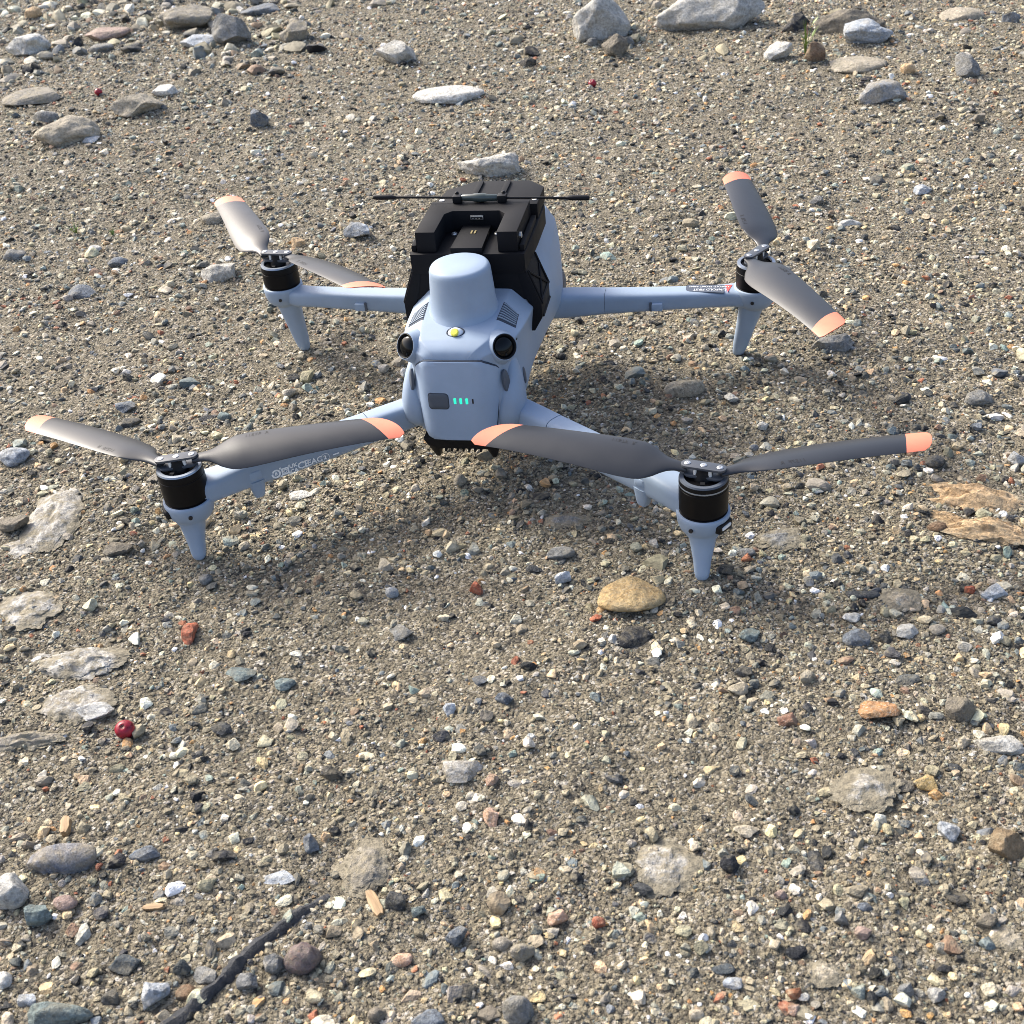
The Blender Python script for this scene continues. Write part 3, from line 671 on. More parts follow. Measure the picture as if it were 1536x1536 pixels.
for (x, y, W, D, H, shape, kind, name, label) in STONES:
    W, D, H = W / 1000, D / 1000, H / 1000
    if shape == "slab": H *= 1.7 if kind == "ochre" else 1.35
    big = max(W, D)
    sub = 5 if shape == "slab" or big > 0.06 else (4 if big > 0.012 else 3)
    if shape == "ang": v, f = stone_shape(r_st, max(sub, 4), 14, (0.45, 0.82), 0.10)
    elif shape == "rnd": v, f = stone_shape(r_st, sub, 14 if big > 0.05 else 7, (0.55, 0.92) if big > 0.05 else (0.7, 0.95), 0.10 if big > 0.05 else 0.06)
    elif shape == "flat": v, f = stone_shape(r_st, sub, 9, (0.55, 0.9), 0.04)
    else: v, f = stone_shape(r_st, sub, 6, (0.6, 0.95), 0.20, 3.6)
    over = {"ang": 0.68, "rnd": 0.62, "flat": 0.62, "slab": 0.55}[shape]
    Ht = H / over
    if shape == "slab":            # half buried: uneven outline, worn top
        v = v.copy(); a = np.arctan2(v[:, 1], v[:, 0])
        k = 1 + 0.16 * vnoise(np.stack([np.cos(a) * 1.6 + x * 90, np.sin(a) * 1.6 + y * 90, 0 * a + 1.5], 1))
        v[:, :2] *= k[:, None]
        v[:, 2] += (0.16 * vnoise(np.stack([v[:, 0] * 7 + x * 70, v[:, 1] * 7 + y * 70, 0 * a], 1)) + 0.10 * vnoise(np.stack([v[:, 0] * 19 + x * 70, v[:, 1] * 19 + y * 70, 0 * a], 1))) * (v[:, 2] > 0)
    if kind in ("ochre",) and shape == "slab":
        v[:, 2] += 0.22 * vnoise(np.stack([v[:, 0] * 5 + x * 30, v[:, 1] * 16, 0 * v[:, 0]], 1)) * (v[:, 2] > 0)
    if shape == "slab":
        rr2 = np.minimum((v[:, 0] ** 2 + v[:, 1] ** 2) * 4, 1.0)
        v[:, 2] = np.where(v[:, 2] > 0, (v[:, 2] + 0.06) * (1 - 0.9 * rr2) - 0.05 * rr2, v[:, 2])
    sanded = None
    if shape == "slab":
        ns = vnoise(np.stack([v[:, 0] * 5 + x * 40, v[:, 1] * 5 + y * 40, 0 * v[:, 0]], 1)) * 0.22 + vnoise(np.stack([v[:, 0] * 17 + x * 40, v[:, 1] * 17, 0 * v[:, 0]], 1)) * 0.14
        rad = np.sqrt(v[:, 0] ** 2 + v[:, 1] ** 2) * 2
        lim = 0.85 if kind == "ochre" else (0.60 if x < -0.09 else 0.34)
        sanded = np.clip((rad + ns - lim) / 0.22, 0, 1).astype(np.float32)
    v = v * np.array([W, D, Ht]) * (1.16 if shape == "slab" else 1.04)
    g = float(ground_h(x, y))
    me = fast_mesh(name, v, f)
    if sanded is not None:
        at = me.attributes.new("sanded", 'FLOAT', 'POINT'); at.data.foreach_set("value", sanded)
    o = finish(name, me, M_ROCK[kind], None, True, 32 if shape in ("ang", "flat") else 60)
    o.location = (x, y, g + H - Ht / 2)
    o.rotation_euler = (0, 0, 0.17 + r_st.uniform(-0.12, 0.12) + (-0.42 if kind == "ochre" and shape == "slab" else 0.0))
    tag(o, label, CAT[name])
    foot_prints.append((x, y, W * 0.40, D * 0.40, shape))

# ------------------------------------------------------------------ gravel
def in_view(x, y, margin):
    # ground trapezoid that the scene needs gravel on, widened by margin (m)
    t = (y + 0.50) / 2.0
    left = -0.12 - 1.15 * np.clip(t, 0, 1.2) - margin
    right = 0.34 + 0.30 * np.clip(t, 0, 1.2) + margin
    return (x > left) & (x < right)
def scatter(n_per_m2, size, y0, y1, margin, clump, seed, x0=-1.9, x1=1.4):
    r = np.random.default_rng(seed)
    A = ((x1 - x0) * (y1 - y0)); n = int(n_per_m2 * A)
    x = r.uniform(x0, x1, n); y = r.uniform(y0, y1, n)
    keep = in_view(x, y, margin)
    dens = 0.5 + 0.5 * (0.65 * vn2(x, y, 9.0, 4.0) + 0.6 * vn2(x, y, 28.0, 8.0))
    bare = np.exp(-((x - 0.03) / 0.11) ** 2 - ((y + 0.20) / 0.075) ** 2) + 0.8 * np.exp(-((x - 0.16) / 0.07) ** 2 - ((y + 0.30) / 0.05) ** 2) + 0.7 * np.exp(-((x + 0.02) / 0.05) ** 2 - ((y + 0.36) / 0.04) ** 2)
    keep &= r.random(n) > 0.85 * np.clip(bare, 0, 1)
    keep &= r.random(n) < (1 - clump) + clump * np.clip(dens * 1.5, 0, 1)
    x, y = x[keep], y[keep]
    s = size[0] * (size[1] / size[0]) ** (r.random(len(x)) ** 1.7)
    ok = np.ones(len(x), bool)
    for fx, fy, a, b, sh in foot_prints:
        q = ((x - fx) / (a + 0.3 * s)) ** 2 + ((y - fy) / (b + 0.3 * s)) ** 2 < 1
        if sh == "slab": q &= (r.random(len(x)) < 0.62)
        ok &= ~q
    for fx, fy in FEET:
        ok &= (x - fx) ** 2 + (y - fy) ** 2 > (0.0042 + s * 0.5) ** 2
    return x[ok], y[ok], s[ok]
def rubble(n_per_m2, size, xr, yr, seed):
    r = np.random.default_rng(seed)
    n = int(n_per_m2 * (xr[1] - xr[0]) * (yr[1] - yr[0]))
    x = r.uniform(*xr, n); y = r.uniform(*yr, n)
    edge = np.minimum(np.minimum(x - xr[0], xr[1] - x), np.minimum(y - yr[0], yr[1] - y))
    s = size[0] * (size[1] / size[0]) ** (r.random(n) ** 2.2)
    ok = (r.random(n) < np.clip(edge / 0.12, 0.15, 1)) & (vn2(x, y, 7.0, 3.0) > -0.35)
    for fx, fy, a, b, sh in foot_prints:
        ok &= ((x - fx) / (a + 0.55 * s)) ** 2 + ((y - fy) / (b + 0.55 * s)) ** 2 > 1
    return x[ok], y[ok], s[ok]
parts = [scatter(240, (0.0080, 0.017), -0.62, 1.95, 0.6, 0.7, 21),
         scatter(11500, (0.0036, 0.0082), -0.62, 1.95, 0.5, 0.7, 22),
         scatter(80000, (0.0018, 0.0038), -0.62, 0.55, 0.30, 0.65, 23),
         scatter(40000, (0.0023, 0.0042), 0.55, 1.95, 0.30, 0.6, 24),
         scatter(4200, (0.0045, 0.0095), -0.9, 2.7, 1.3, 0.5, 26, -2.8, 2.0),
         rubble(1500, (0.010, 0.036), (-1.45, -0.30), (0.92, 1.75), 41), rubble(420, (0.009, 0.026), (-0.3, 0.7), (0.95, 1.6), 42), rubble(160, (0.008, 0.015), (-0.12, 0.34), (-0.55, -0.28), 43),
         scatter(150000, (0.0010, 0.0021), -0.62, -0.05, 0.15, 0.6, 25)]
px = np.concatenate([p[0] for p in parts]); py = np.concatenate([p[1] for p in parts]); ps = np.concatenate([p[2] for p in parts])
n_pts = len(px)
r_g = np.random.default_rng(31)
PAL = np.array([(0.32, 0.285, 0.22), (0.26, 0.235, 0.19), (0.42, 0.385, 0.31), (0.25, 0.245, 0.225), (0.35, 0.345, 0.32), (0.145, 0.165, 0.185),
                (0.075, 0.080, 0.088), (0.026, 0.028, 0.033), (0.55, 0.525, 0.455), (0.72, 0.71, 0.66), (0.40, 0.25, 0.13), (0.50, 0.385, 0.27),
                (0.31, 0.14, 0.09), (0.23, 0.27, 0.26), (0.23, 0.165, 0.125), (0.52, 0.43, 0.29)])
PW = np.array([11, 11, 11, 9, 9, 8, 11, 11, 7.5, 4.2, 3.0, 5, 1.8, 4, 4, 4.5]); PW = PW / PW.sum()
ci = r_g.choice(len(PAL), n_pts, p=PW)
tint = np.clip(PAL[ci] ** 1.18 * 1.24 * np.array([1.0, 0.99, 0.90]) * r_g.uniform(0.7, 1.3, (n_pts, 1)) * r_g.uniform(0.95, 1.05, (n_pts, 3)), 0.012, 0.8)
# many of the small ones are crumbs of the soil itself
crumb = (r_g.random(n_pts) < 0.42) & (ps < 0.0050)
tint[crumb] = np.array([0.270, 0.235, 0.162]) * r_g.uniform(0.6, 1.3, (crumb.sum(), 1))
# the larger ones are duller: few are orange or red
dull = (ps > 0.0080) & np.isin(ci, (10, 11, 12, 15))
tint[dull] = np.array([0.24, 0.215, 0.175]) * r_g.uniform(0.6, 1.4, (dull.sum(), 1))
sc3 = ps[:, None] * np.stack([r_g.uniform(0.8, 1.25, n_pts), r_g.uniform(0.7, 1.05, n_pts), r_g.uniform(0.45, 0.85, n_pts)], 1)
rot = np.stack([r_g.normal(0, 0.28, n_pts), r_g.normal(0, 0.28, n_pts), r_g.uniform(0, 6.283, n_pts)], 1)
pz = ground_h(px, py) + sc3[:, 2] * np.where(ps < 0.0095, r_g.uniform(-0.30, 0.26, n_pts), r_g.uniform(-0.12, 0.22, n_pts))
N_PROTO = 26
pv, pf, grp = [], [], []
nv = 0
for k in range(N_PROTO):
    v, f = stone_shape(r_g, 2, [15, 11, 18, 8][k % 4], (0.36, 0.78), 0.05)
    pv.append(v); pf.append(f + nv); nv += len(v); grp += [k + 1] * len(v)
allv = np.concatenate(pv + [np.stack([px, py, pz], 1)])
gme = fast_mesh("gravel", allv, np.concatenate(pf))
gme.shade_smooth(); gme.set_sharp_from_angle(angle=R(26))
gme.materials.append(M_GRAVEL)
def pt_attr(name, typ, data, key):
    a = gme.attributes.new(name, typ, 'POINT'); a.data.foreach_set(key, np.ascontiguousarray(data).ravel())
z3 = np.zeros((nv, 3))
pt_attr("grp", 'INT', np.concatenate([np.array(grp), np.zeros(n_pts)]).astype(np.int32), "value")
pt_attr("pick", 'INT', np.concatenate([np.zeros(nv), r_g.integers(0, N_PROTO, n_pts)]).astype(np.int32), "value")
pt_attr("turn", 'FLOAT_VECTOR', np.concatenate([z3, rot]).astype(np.float32), "vector")
pt_attr("stretch", 'FLOAT_VECTOR', np.concatenate([z3 + 1, sc3]).astype(np.float32), "vector")
pt_attr("tint", 'FLOAT_COLOR', np.concatenate([np.ones((nv, 4)), np.concatenate([tint, np.ones((n_pts, 1))], 1)]).astype(np.float32), "color")
gravel = bpy.data.objects.new("gravel", gme)
COL.objects.link(gravel)
tag(gravel, "mixed small pebbles and grit strewn over the sandy ground", "gravel", kind="stuff")
gt = bpy.data.node_groups.new("scatter_pebbles", 'GeometryNodeTree')
gt.interface.new_socket("Geometry", in_out='INPUT', socket_type='NodeSocketGeometry')
gt.interface.new_socket("Geometry", in_out='OUTPUT', socket_type='NodeSocketGeometry')
gi, go = gt.nodes.new("NodeGroupInput"), gt.nodes.new("NodeGroupOutput")
def named(nm, typ):
    n = gt.nodes.new("GeometryNodeInputNamedAttribute"); n.data_type = typ; n.inputs[0].default_value = nm
    return n.outputs[0]
sepg = gt.nodes.new("GeometryNodeSeparateGeometry"); sepg.domain = 'POINT'
cmpn = gt.nodes.new("FunctionNodeCompare"); cmpn.data_type = 'INT'; cmpn.operation = 'GREATER_THAN'
gt.links.new(named("grp", 'INT'), cmpn.inputs[2]); cmpn.inputs[3].default_value = 0
gt.links.new(gi.outputs[0], sepg.inputs[0]); gt.links.new(cmpn.outputs[0], sepg.inputs[1])
spl = gt.nodes.new("GeometryNodeSplitToInstances"); spl.domain = 'POINT'
gt.links.new(sepg.outputs[0], spl.inputs[0]); gt.links.new(named("grp", 'INT'), spl.inputs["Group ID"])
iop = gt.nodes.new("GeometryNodeInstanceOnPoints")
gt.links.new(sepg.outputs[1], iop.inputs["Points"]); gt.links.new(spl.outputs["Instances"], iop.inputs["Instance"])
iop.inputs["Pick Instance"].default_value = True
gt.links.new(named("pick", 'INT'), iop.inputs["Instance Index"])
e2r = gt.nodes.new("FunctionNodeEulerToRotation"); gt.links.new(named("turn", 'FLOAT_VECTOR'), e2r.inputs[0])
gt.links.new(e2r.outputs[0], iop.inputs["Rotation"]); gt.links.new(named("stretch", 'FLOAT_VECTOR'), iop.inputs["Scale"])
gt.links.new(iop.outputs[0], go.inputs[0])
md = gravel.modifiers.new("scatter", 'NODES'); md.node_group = gt
print("gravel points", n_pts, "ground verts", len(gv))

# ------------------------------------------------------------------ small things on the ground
def gz(x, y): return float(ground_h(x, y))
M_BERRY, nt_, b_ = new_mat("berry_red")
tc_ = N(nt_, "ShaderNodeTexCoord"); nn_ = noise_node(nt_, tc_.outputs["Object"], 300.0, 3.0)
nt_.links.new(ramp(nt_, nn_.outputs[0], [(0.3, (0.11, 0.003, 0.010)), (0.62, (0.33, 0.008, 0.028)), (0.8, (0.40, 0.05, 0.05))]).outputs[0], b_.inputs["Base Color"])
nt_.links.new(mrange(nt_, nn_.outputs[0], 0.3, 0.7, 0.22, 0.5), b_.inputs["Roughness"]); spec(b_, 0.45)
for (x, y, r, tilt, label) in ((-0.1453, -0.296, 0.0056, (0.1, -0.45, 1.0), "dark red berry on the gravel at lower left, the nearest and largest one"),
                               (-0.7235, 0.872, 0.0055, (0.5, -0.3, 1.0), "red berry by the tan stones at the upper left"),
                               (-0.0215, 0.854, 0.0055, (-0.3, -0.6, 1.0), "dark red berry in the gravel at upper centre, behind the drone")):
    berry = lathe("berry", (0, 0, 0), tilt, [(0, -r * .97), (r * .35, -r * .92), (r * .7, -r * .7), (r * .95, -r * .3), (r, 0.05 * r), (r * .93, r * .42), (r * .72, r * .72), (r * .45, r * .90), (r * .26, r * .95), (r * .16, r * .86), (0, r * .80)], M_BERRY, None, 24, 180)
    berry.location = (x, y, gz(x, y) + r * 0.86); berry.scale = (1.0, 0.96, 0.93)
    bm = bmesh.new()
    u_, v_, w_ = frame_of(tilt)
    for k in range(5):
        a = k * 1.2566
        d = u_ * math.cos(a) + v_ * math.sin(a); e = w_.cross(d)
        q = [d * r * .10 + w_ * r * .84 + e * r * .07, d * r * .10 + w_ * r * .84 - e * r * .07, d * r * .30 + w_ * r * 1.0]
        vs = [bm.verts.new(p) for p in q] + [bm.verts.new(p - w_ * r * .05) for p in q]
        bm.faces.new(vs[:3]); bm.faces.new(vs[3:][::-1])
        for i in range(3): bm.faces.new((vs[i], vs[(i + 1) % 3], vs[3 + (i + 1) % 3], vs[3 + i]))
    bm_obj("calyx", bm, M_ROCK["brown"], berry)
    tag(berry, label, "berry", "fallen berries")

def leaf_mat(name, a, b2):
    m, nt, b = new_mat(name)
    tc = N(nt, "ShaderNodeTexCoord"); n = noise_node(nt, tc.outputs["Object"], 120.0, 3.0)
    nt.links.new(ramp(nt, n.outputs[0], [(0.3, a), (0.7, b2)]).outputs[0], b.inputs["Base Color"])
    b.inputs["Roughness"].default_value = 0.5
    b.inputs["Subsurface Weight"].default_value = 0.0
    return m
M_LEAF = leaf_mat("sprout_green", (0.10, 0.17, 0.03), (0.20, 0.27, 0.06))
M_STALK = leaf_mat("sprout_red_stem", (0.26, 0.09, 0.05), (0.34, 0.16, 0.08))
def sprout(x, y, n, hh, spread, label, red=False, seed=1):
    rr = random.Random(seed)
    root = bpy.data.objects.new("grass_sprout", None); COL.objects.link(root)
    root.location = (x, y, gz(x, y)); root.empty_display_size = 0.01
    tag(root, label, "grass sprout")
    for k in range(n):
        a = rr.uniform(0, 6.28); h = hh * rr.uniform(0.55, 1.0); s = spread * rr.uniform(0.4, 1)
        pts, rad = [], []
        for i in range(7):
            t = i / 6
            pts.append(Vector((math.cos(a) * s * t ** 1.6 + rr.uniform(-.0006, .0006), math.sin(a) * s * t ** 1.6, h * t - 0.002)))
            rad.append(0.0011 * (1 - t) ** 0.7 + 0.00012)
        bm = bmesh.new()
        rings = []
        for p, q in zip(pts, rad):
            e = Vector((-math.sin(a), math.cos(a), 0))
            rings.append([p + e * q, p + Vector((0, 0, .0003)), p - e * q, p - Vector((0, 0, .0003))])
        add_loft(bm, rings)
        bm_obj("stem" if red and k == 0 else "blade", bm, M_STALK if red and k == 0 else M_LEAF, root, True, 60)
        if k % 2 == 0:       # small side leaf
            bm = bmesh.new(); i = 3 + k % 3
            b0 = pts[i]; d = Vector((math.cos(a + 1.3), math.sin(a + 1.3), 0.9)).normalized(); e = d.cross(Vector((0, 0, 1))).normalized()
            L = hh * 0.22
            rings = [[b0 + d * L * t + e * w, b0 + d * L * t + Vector((0, 0, .0003)), b0 + d * L * t - e * w, b0 + d * L * t - Vector((0, 0, .0003))] for t, w in ((0, .0003), (.3, .0016), (.6, .0016), (1, .0002))]
            add_loft(bm, rings); bm_obj("leaf", bm, M_LEAF, root, True, 60)
    return root
sprout(0.2474, 0.9227, 9, 0.052, 0.016, "thin green sprout with reddish stem beside the blue-white stone at top right", True, 3)
sprout(-0.5218, 0.3955, 6, 0.017, 0.012, "tiny green sprout at left, the larger of two in the gravel", False, 5)
sprout(-0.4787, 0.3942, 4, 0.011, 0.006, "tiny green sprout at left, the smaller of two in the gravel", False, 8)

# charred flat stick at the lower left
path = [(0.0000, -0.3865, 0.0016, 0.0003), (-0.0045, -0.3925, 0.0024, 0.0012), (-0.0105, -0.4005, 0.0036, 0.0022), (-0.0160, -0.4085, 0.0043, 0.0030), (-0.0215, -0.4165, 0.0041, 0.0032),
        (-0.0262, -0.4245, 0.0046, 0.0034), (-0.0305, -0.4330, 0.0044, 0.0034), (-0.0348, -0.4410, 0.0033, 0.0028), (-0.0395, -0.4490, 0.0041, 0.0030), (-0.0455, -0.4580, 0.0043, 0.0030), (-0.052, -0.467, 0.0042, 0.0028), (-0.060, -0.478, 0.0038, 0.0024)]
rs = random.Random(4); rings = []
for i in range(len(path) * 4 - 3):
    t = i / 4; k = min(int(t), len(path) - 2); q = t - k
    p = [path[k][j] * (1 - q) + path[k + 1][j] * q for j in range(4)]
    c = Vector((p[0], p[1], gz(p[0], p[1]) + p[3] * 0.12 + 0.0004 * math.sin(i * 1.1)))
    side = Vector((0.82, -0.57, 0)); up = Vector((0.15, 0.1, 1)).normalized()
    j = lambda a: rs.uniform(1 - a, 1 + a)
    kn = 1 + (0.28 if i in (9, 10, 22, 23, 33) else 0) - (0.22 if i in (14, 15, 28) else 0)
    w, h = p[2] * j(.16) * kn * 0.92, p[3] * j(.2) * kn
    rings.append([c - side * w * 0.95 + up * h * 0.25, c - side * w * 0.55 * j(.1) + up * h * 0.9, c - side * w * 0.05 + up * h * 1.05 * j(.05), c + side * w * 0.6 + up * h * 0.55 * j(.1), c + side * w + up * -h * 0.2, c + side * w * 0.7 - up * h * 2.4, c - side * w * 0.7 - up * h * 2.4])
M_CHAR, nt_, b_ = new_mat("charred_wood")
tc_ = N(nt_, "ShaderNodeTexCoord"); nn_ = noise_node(nt_, tc_.outputs["Object"], 350.0, 6.0, 0.7)
nt_.links.new(ramp(nt_, nn_.outputs[0], [(0.3, (0.020, 0.023, 0.029)), (0.55, (0.048, 0.052, 0.060)), (0.66, (0.10, 0.09, 0.072)), (0.76, (0.22, 0.19, 0.14))]).outputs[0], b_.inputs["Base Color"])
b_.inputs["Roughness"].default_value = 0.55
bump(nt_, nn_.outputs[0], b_, 0.003, 0.9)
bm = bmesh.new(); add_loft(bm, rings)
tag(bm_obj("stick", bm, M_CHAR, None, True, 32), "dark charred stick lying half buried at the lower left", "stick")

M_WOOD, nt_, b_ = new_mat("split_wood")
tc_ = N(nt_, "ShaderNodeTexCoord"); mp_ = N(nt_, "ShaderNodeMapping"); mp_.inputs["Scale"].default_value = (60, 900, 900)
nt_.links.new(tc_.outputs["Object"], mp_.inputs[0]); nn_ = noise_node(nt_, mp_.outputs[0], 1.0, 4.0)
nt_.links.new(ramp(nt_, nn_.outputs[0], [(0.3, (0.20, 0.125, 0.06)), (0.7, (0.40, 0.28, 0.155))]).outputs[0], b_.inputs["Base Color"])
b_.inputs["Roughness"].default_value = 0.7; bump(nt_, nn_.outputs[0], b_, 0.0004, 0.8)
for (x, y, l, w, h, rz, label) in ((0.0234, -0.390, 0.0165, 0.0052, 0.0036, -0.95, "tan wood chip right of the dark stick's upper end"),
                                   (-0.1474, -0.3628, 0.0120, 0.0050, 0.0040, -1.15, "short tan wood chip near the large crusted stone at lower left"),
                                   (-0.0791, -0.4061, 0.0105, 0.0028, 0.0022, 0.1, "thin orange-brown twig piece left of the stick's middle")):
    bm = bmesh.new()
    rr = random.Random(int(l * 1e5))
    rings = []
    for i in range(6):
        t = i / 5 - .5
        s = 1 - 0.45 * (2 * abs(t)) ** 5
        cx = l * t; a, b2 = w / 2 * s * rr.uniform(.9, 1.1), h / 2 * rr.uniform(.88, 1.1)
        rings.append([Vector((cx + rr.uniform(-.0004, .0004), yy, zz)) for yy, zz in ((-a, -b2), (a, -b2 * .8), (a * .96, b2 * .7), (a * .2, b2), (-a * .9, b2 * .9))])
    add_loft(bm, rings)
    o = bm_obj("wood_chip", bm, M_WOOD, None, True, 25)
    o.location = (x, y, gz(x, y) + h * 0.55); o.rotation_euler = (0.15, -0.12, rz)
    tag(o, label, "wood chip", "splinters of wood")

# ------------------------------------------------------------------ the drone
drone = bpy.data.objects.new("drone", None); COL.objects.link(drone)
drone.empty_display_size = 0.05
tag(drone, "grey quadcopter drone with black top mount and coral propeller tips, standing on the gravel", "drone")

ST = [
 (-0.0588, [(0, .0375), (.012, .0375), (.0165, .040), (.018, .050), (.018, .062), (.018, .074), (.0175, .085), (.0155, .0975), (.009, .0985), (0, .0985)]),
 (-0.0540, [(0, .0365), (.019, .0365), (.0230, .041), (.0245, .050), (.0235, .062), (.0225, .074), (.0215, .087), (.0225, .0995), (.016, .1035), (0, .104)]),
 (-0.0485, [(0, .036), (.0225, .036), (.031, .0415), (.0325, .051), (.0315, .062), (.0275, .076), (.0265, .088), (.0290, .0995), (.021, .1058), (0, .1062)]),
 (-0.0465, [(0, .036), (.024, .036), (.032, .042), (.0360, .051), (.0355, .062), (.0300, .076), (.0288, .088), (.033, .0995), (.023, .1068), (0, .107)]),
 (-0.030, [(0, .036), (.026, .036), (.034, .042), (.0390, .053), (.0385, .065), (.0362, .079), (.037, .092), (.0390, .1015), (.026, .1098), (0, .1098)]),
 (-0.005, [(0, .040), (.026, .040), (.035, .045), (.0395, .055), (.039, .067), (.0385, .080), (.0395, .091), (.0415, .1005), (.026, .1118), (0, .112)]),
 (0.015, [(0, .042), (.026, .042), (.035, .047), (.038, .057), (.0385, .068), (.039, .080), (.040, .091), (.0420, .100), (.028, .1135), (0, .114)]),
 (0.045, [(0, .043), (.028, .043), (.036, .047), (.040, .057), (.043, .070), (.047, .084), (.0480, .094), (.0455, .103), (.034, .122), (0, .123)]),
 (0.075, [(0, .043), (.028, .043), (.037, .047), (.042, .057), (.046, .070), (.0485, .084), (.0470, .096), (.0435, .106), (.037, .125), (0, .127)]),
 (0.105, [(0, .043), (.028, .043), (.038, .046), (.046, .054), (.047, .066), (.0470, .083), (.0450, .097), (.0430, .112), (.0370, .1285), (0, .131)]),
 (0.130, [(0, .044), (.026, .044), (.036, .047), (.044, .054), (.0445, .066), (.0440, .083), (.0430, .097), (.0412, .112), (.0350, .1255), (0, .128)]),
 (0.150, [(0, .046), (.022, .046), (.030, .050), (.035, .057), (.038, .068), (.0400, .083), (.0398, .096), (.0375, .109), (.030, .117), (0, .120)]),
 (0.165, [(0, .055), (.014, .055), (.020, .058), (.025, .063), (.029, .070), (.031, .080), (.031, .090), (.029, .098), (.022, .104), (0, .106)]),
]
bm = bmesh.new()
rings = []
def crisp(h):
    L = lambda p, q, t: (p[0] + (q[0] - p[0]) * t, p[1] + (q[1] - p[1]) * t)
    return h[:7] + [L(h[7], h[6], .2), h[7], L(h[7], h[8], .12), L(h[8], h[7], .15), h[8], L(h[8], h[9], .1), h[9]]
for y, h in ST:
    h = crisp(h)
    rings.append([Vector((x, y, z)) for x, z in h] + [Vector((-x, y, z)) for x, z in h[-2:0:-1]])
add_loft(bm, rings)
body = bm_obj("body_shell", bm, M_SHELL, drone, True, 180)
ss = body.modifiers.new("smooth", 'SUBSURF'); ss.levels = ss.render_levels = 3
bpy.context.view_layer.update()
_ev = body.evaluated_get(bpy.context.evaluated_depsgraph_get()); _me = _ev.to_mesh()
HULL = BVHTree.FromPolygons([v.co.copy() for v in _me.vertices], [tuple(p.vertices) for p in _me.polygons]); _ev.to_mesh_clear()
def hull_top(x, y):
    hit = HULL.ray_cast(Vector((x, y, 0.3)), Vector((0, 0, -1)))
    return (hit[0], hit[1]) if hit[0] else (Vector((x, y, 0.1)), Vector((0, 0, 1)))
def hull_side(y, z, s):
    hit = HULL.ray_cast(Vector((0.3 * s, y, z)), Vector((-s, 0, 0)))
    return (hit[0], hit[1]) if hit[0] else (Vector((0.04 * s, y, z)), Vector((s, 0, 0)))

# battery in the tail
half = [(0, .0973), (.010, .0973), (.0160, .0973), (.0190, .0968), (.0225, .0940), (.0265, .0897), (.0283, .0865), (.0290, .082), (.0290, .077), (.0278, .070), (.0266, .063), (.0257, .055), (.0249, .049), (.0236, .0445), (.0212, .0418), (.017, .0408), (.009, .0405), (0, .0405)]
OUT = half + [(-x, z) for x, z in half[-2:0:-1]]
def tail_y(x, z):
    return -0.0580 - (0.0973 - z) * 0.07 + 75.0 * max(0.0, abs(x) - 0.0155) ** 2 - 0.0006 * (1 - (x / .03) ** 2)
def tail_patch(bm, grow, lift, depth, edge=0.0006):
    cz = 0.068
    rings = []
    for s, back in ((1.0, depth), (1.0, edge), (1 - 0.022, 0.0), (0.86, 0), (0.68, 0), (0.5, 0), (0.3, 0), (0.12, 0)):
        ring = []
        for x, z in OUT:
            X, Z = x * s, cz + (z - cz) * s
            k = 1 + grow / max(math.hypot(x, z - cz), 1e-6) if s > 0.97 else 1
            X, Z = X * k, cz + (Z - cz) * k
            ring.append(Vector((X, tail_y(X, Z) - lift + back, Z)))
        rings.append(ring)
    add_loft(bm, rings)
bm = bmesh.new(); tail_patch(bm, 0.0, 0.0010, 0.006)
battery = bm_obj("battery", bm, M_SHELL2, drone, True, 40)
bm = bmesh.new(); tail_patch(bm, 0.00022, 0.0006, 0.006, 0.0001)
bm_obj("seam", bm, M_SEAM, battery, True, 40)
bm = bmesh.new()
def on_tail(bm, x0, z0, w, h, r, lift0, lift1, n=5):
    pts = []
    for cx, cz, a0 in ((x0 + w / 2 - r, z0 + h / 2 - r, 0), (x0 - w / 2 + r, z0 + h / 2 - r, 90), (x0 - w / 2 + r, z0 - h / 2 + r, 180), (x0 + w / 2 - r, z0 - h / 2 + r, 270)):
        for k in range(n + 1):
            a = R(a0 + 90 * k / n); pts.append((cx + r * math.cos(a), cz + r * math.sin(a)))
    rr = []
    for s, l in ((1.0, lift0), (1.0, lift1 - 0.00015), (0.96, lift1), (0.5, lift1)):
        rr.append([Vector((x0 + (x - x0) * s, tail_y(x0 + (x - x0) * s, z) - 0.0010 - l, z0 + (z - z0) * s)) for x, z in pts])
    add_loft(bm, rr)
on_tail(bm, -.0112, .0693, .0142, .0118, .0026, -0.001, 0.00012); bm_obj("button_gap", bm, M_SEAM, battery)
bm = bmesh.new(); on_tail(bm, -.0112, .0693, .0130, .0106, .0024, -0.001, 0.0004); bm_obj("power_button", bm, M_DGREY, battery)
for k, x in enumerate((-.0002, .0037, .0077, .0117)):
    bm = bmesh.new(); on_tail(bm, x, .0696, .0017 if k < 3 else .0011, .0042 if k < 3 else .0036, .0005, -0.001, 0.00012, 3)
    o = bm_obj("charge_light", bm, M_LED if k < 3 else M_INKD, battery)
    if k == 3: o["label"] = "unlit charge light"

# belly plate with its two small skids
bm = bmesh.new()
add_prism(bm, [(-.027, .0375), (-.024, .0325), (-.016, .0300), (.016, .0300), (.024, .0325), (.027, .0375)], 1, -.0575, .06, .001)
belly = bm_obj("belly_plate", bm, M_BLACK, drone)
for s in (-1, 1):
    bm = bmesh.new()
    add_loft(bm, [super_ring((s * .0195, -.049, z), (1, 0, 0), (0, 1, 0), a, b, 3, 12) for z, a, b in ((.034, .0075, .008), (.028, .0048, .0062), (.0235, .0026, .0045), (.0205, .0018, .0030))])
    bm_obj("skid", bm, M_BLACK, belly)
for k in range(7):
    box("cooling_fin", (-.012 + .004 * k, -.0545, .0292), (.0012, .006, .0026), M_BLACK, belly)

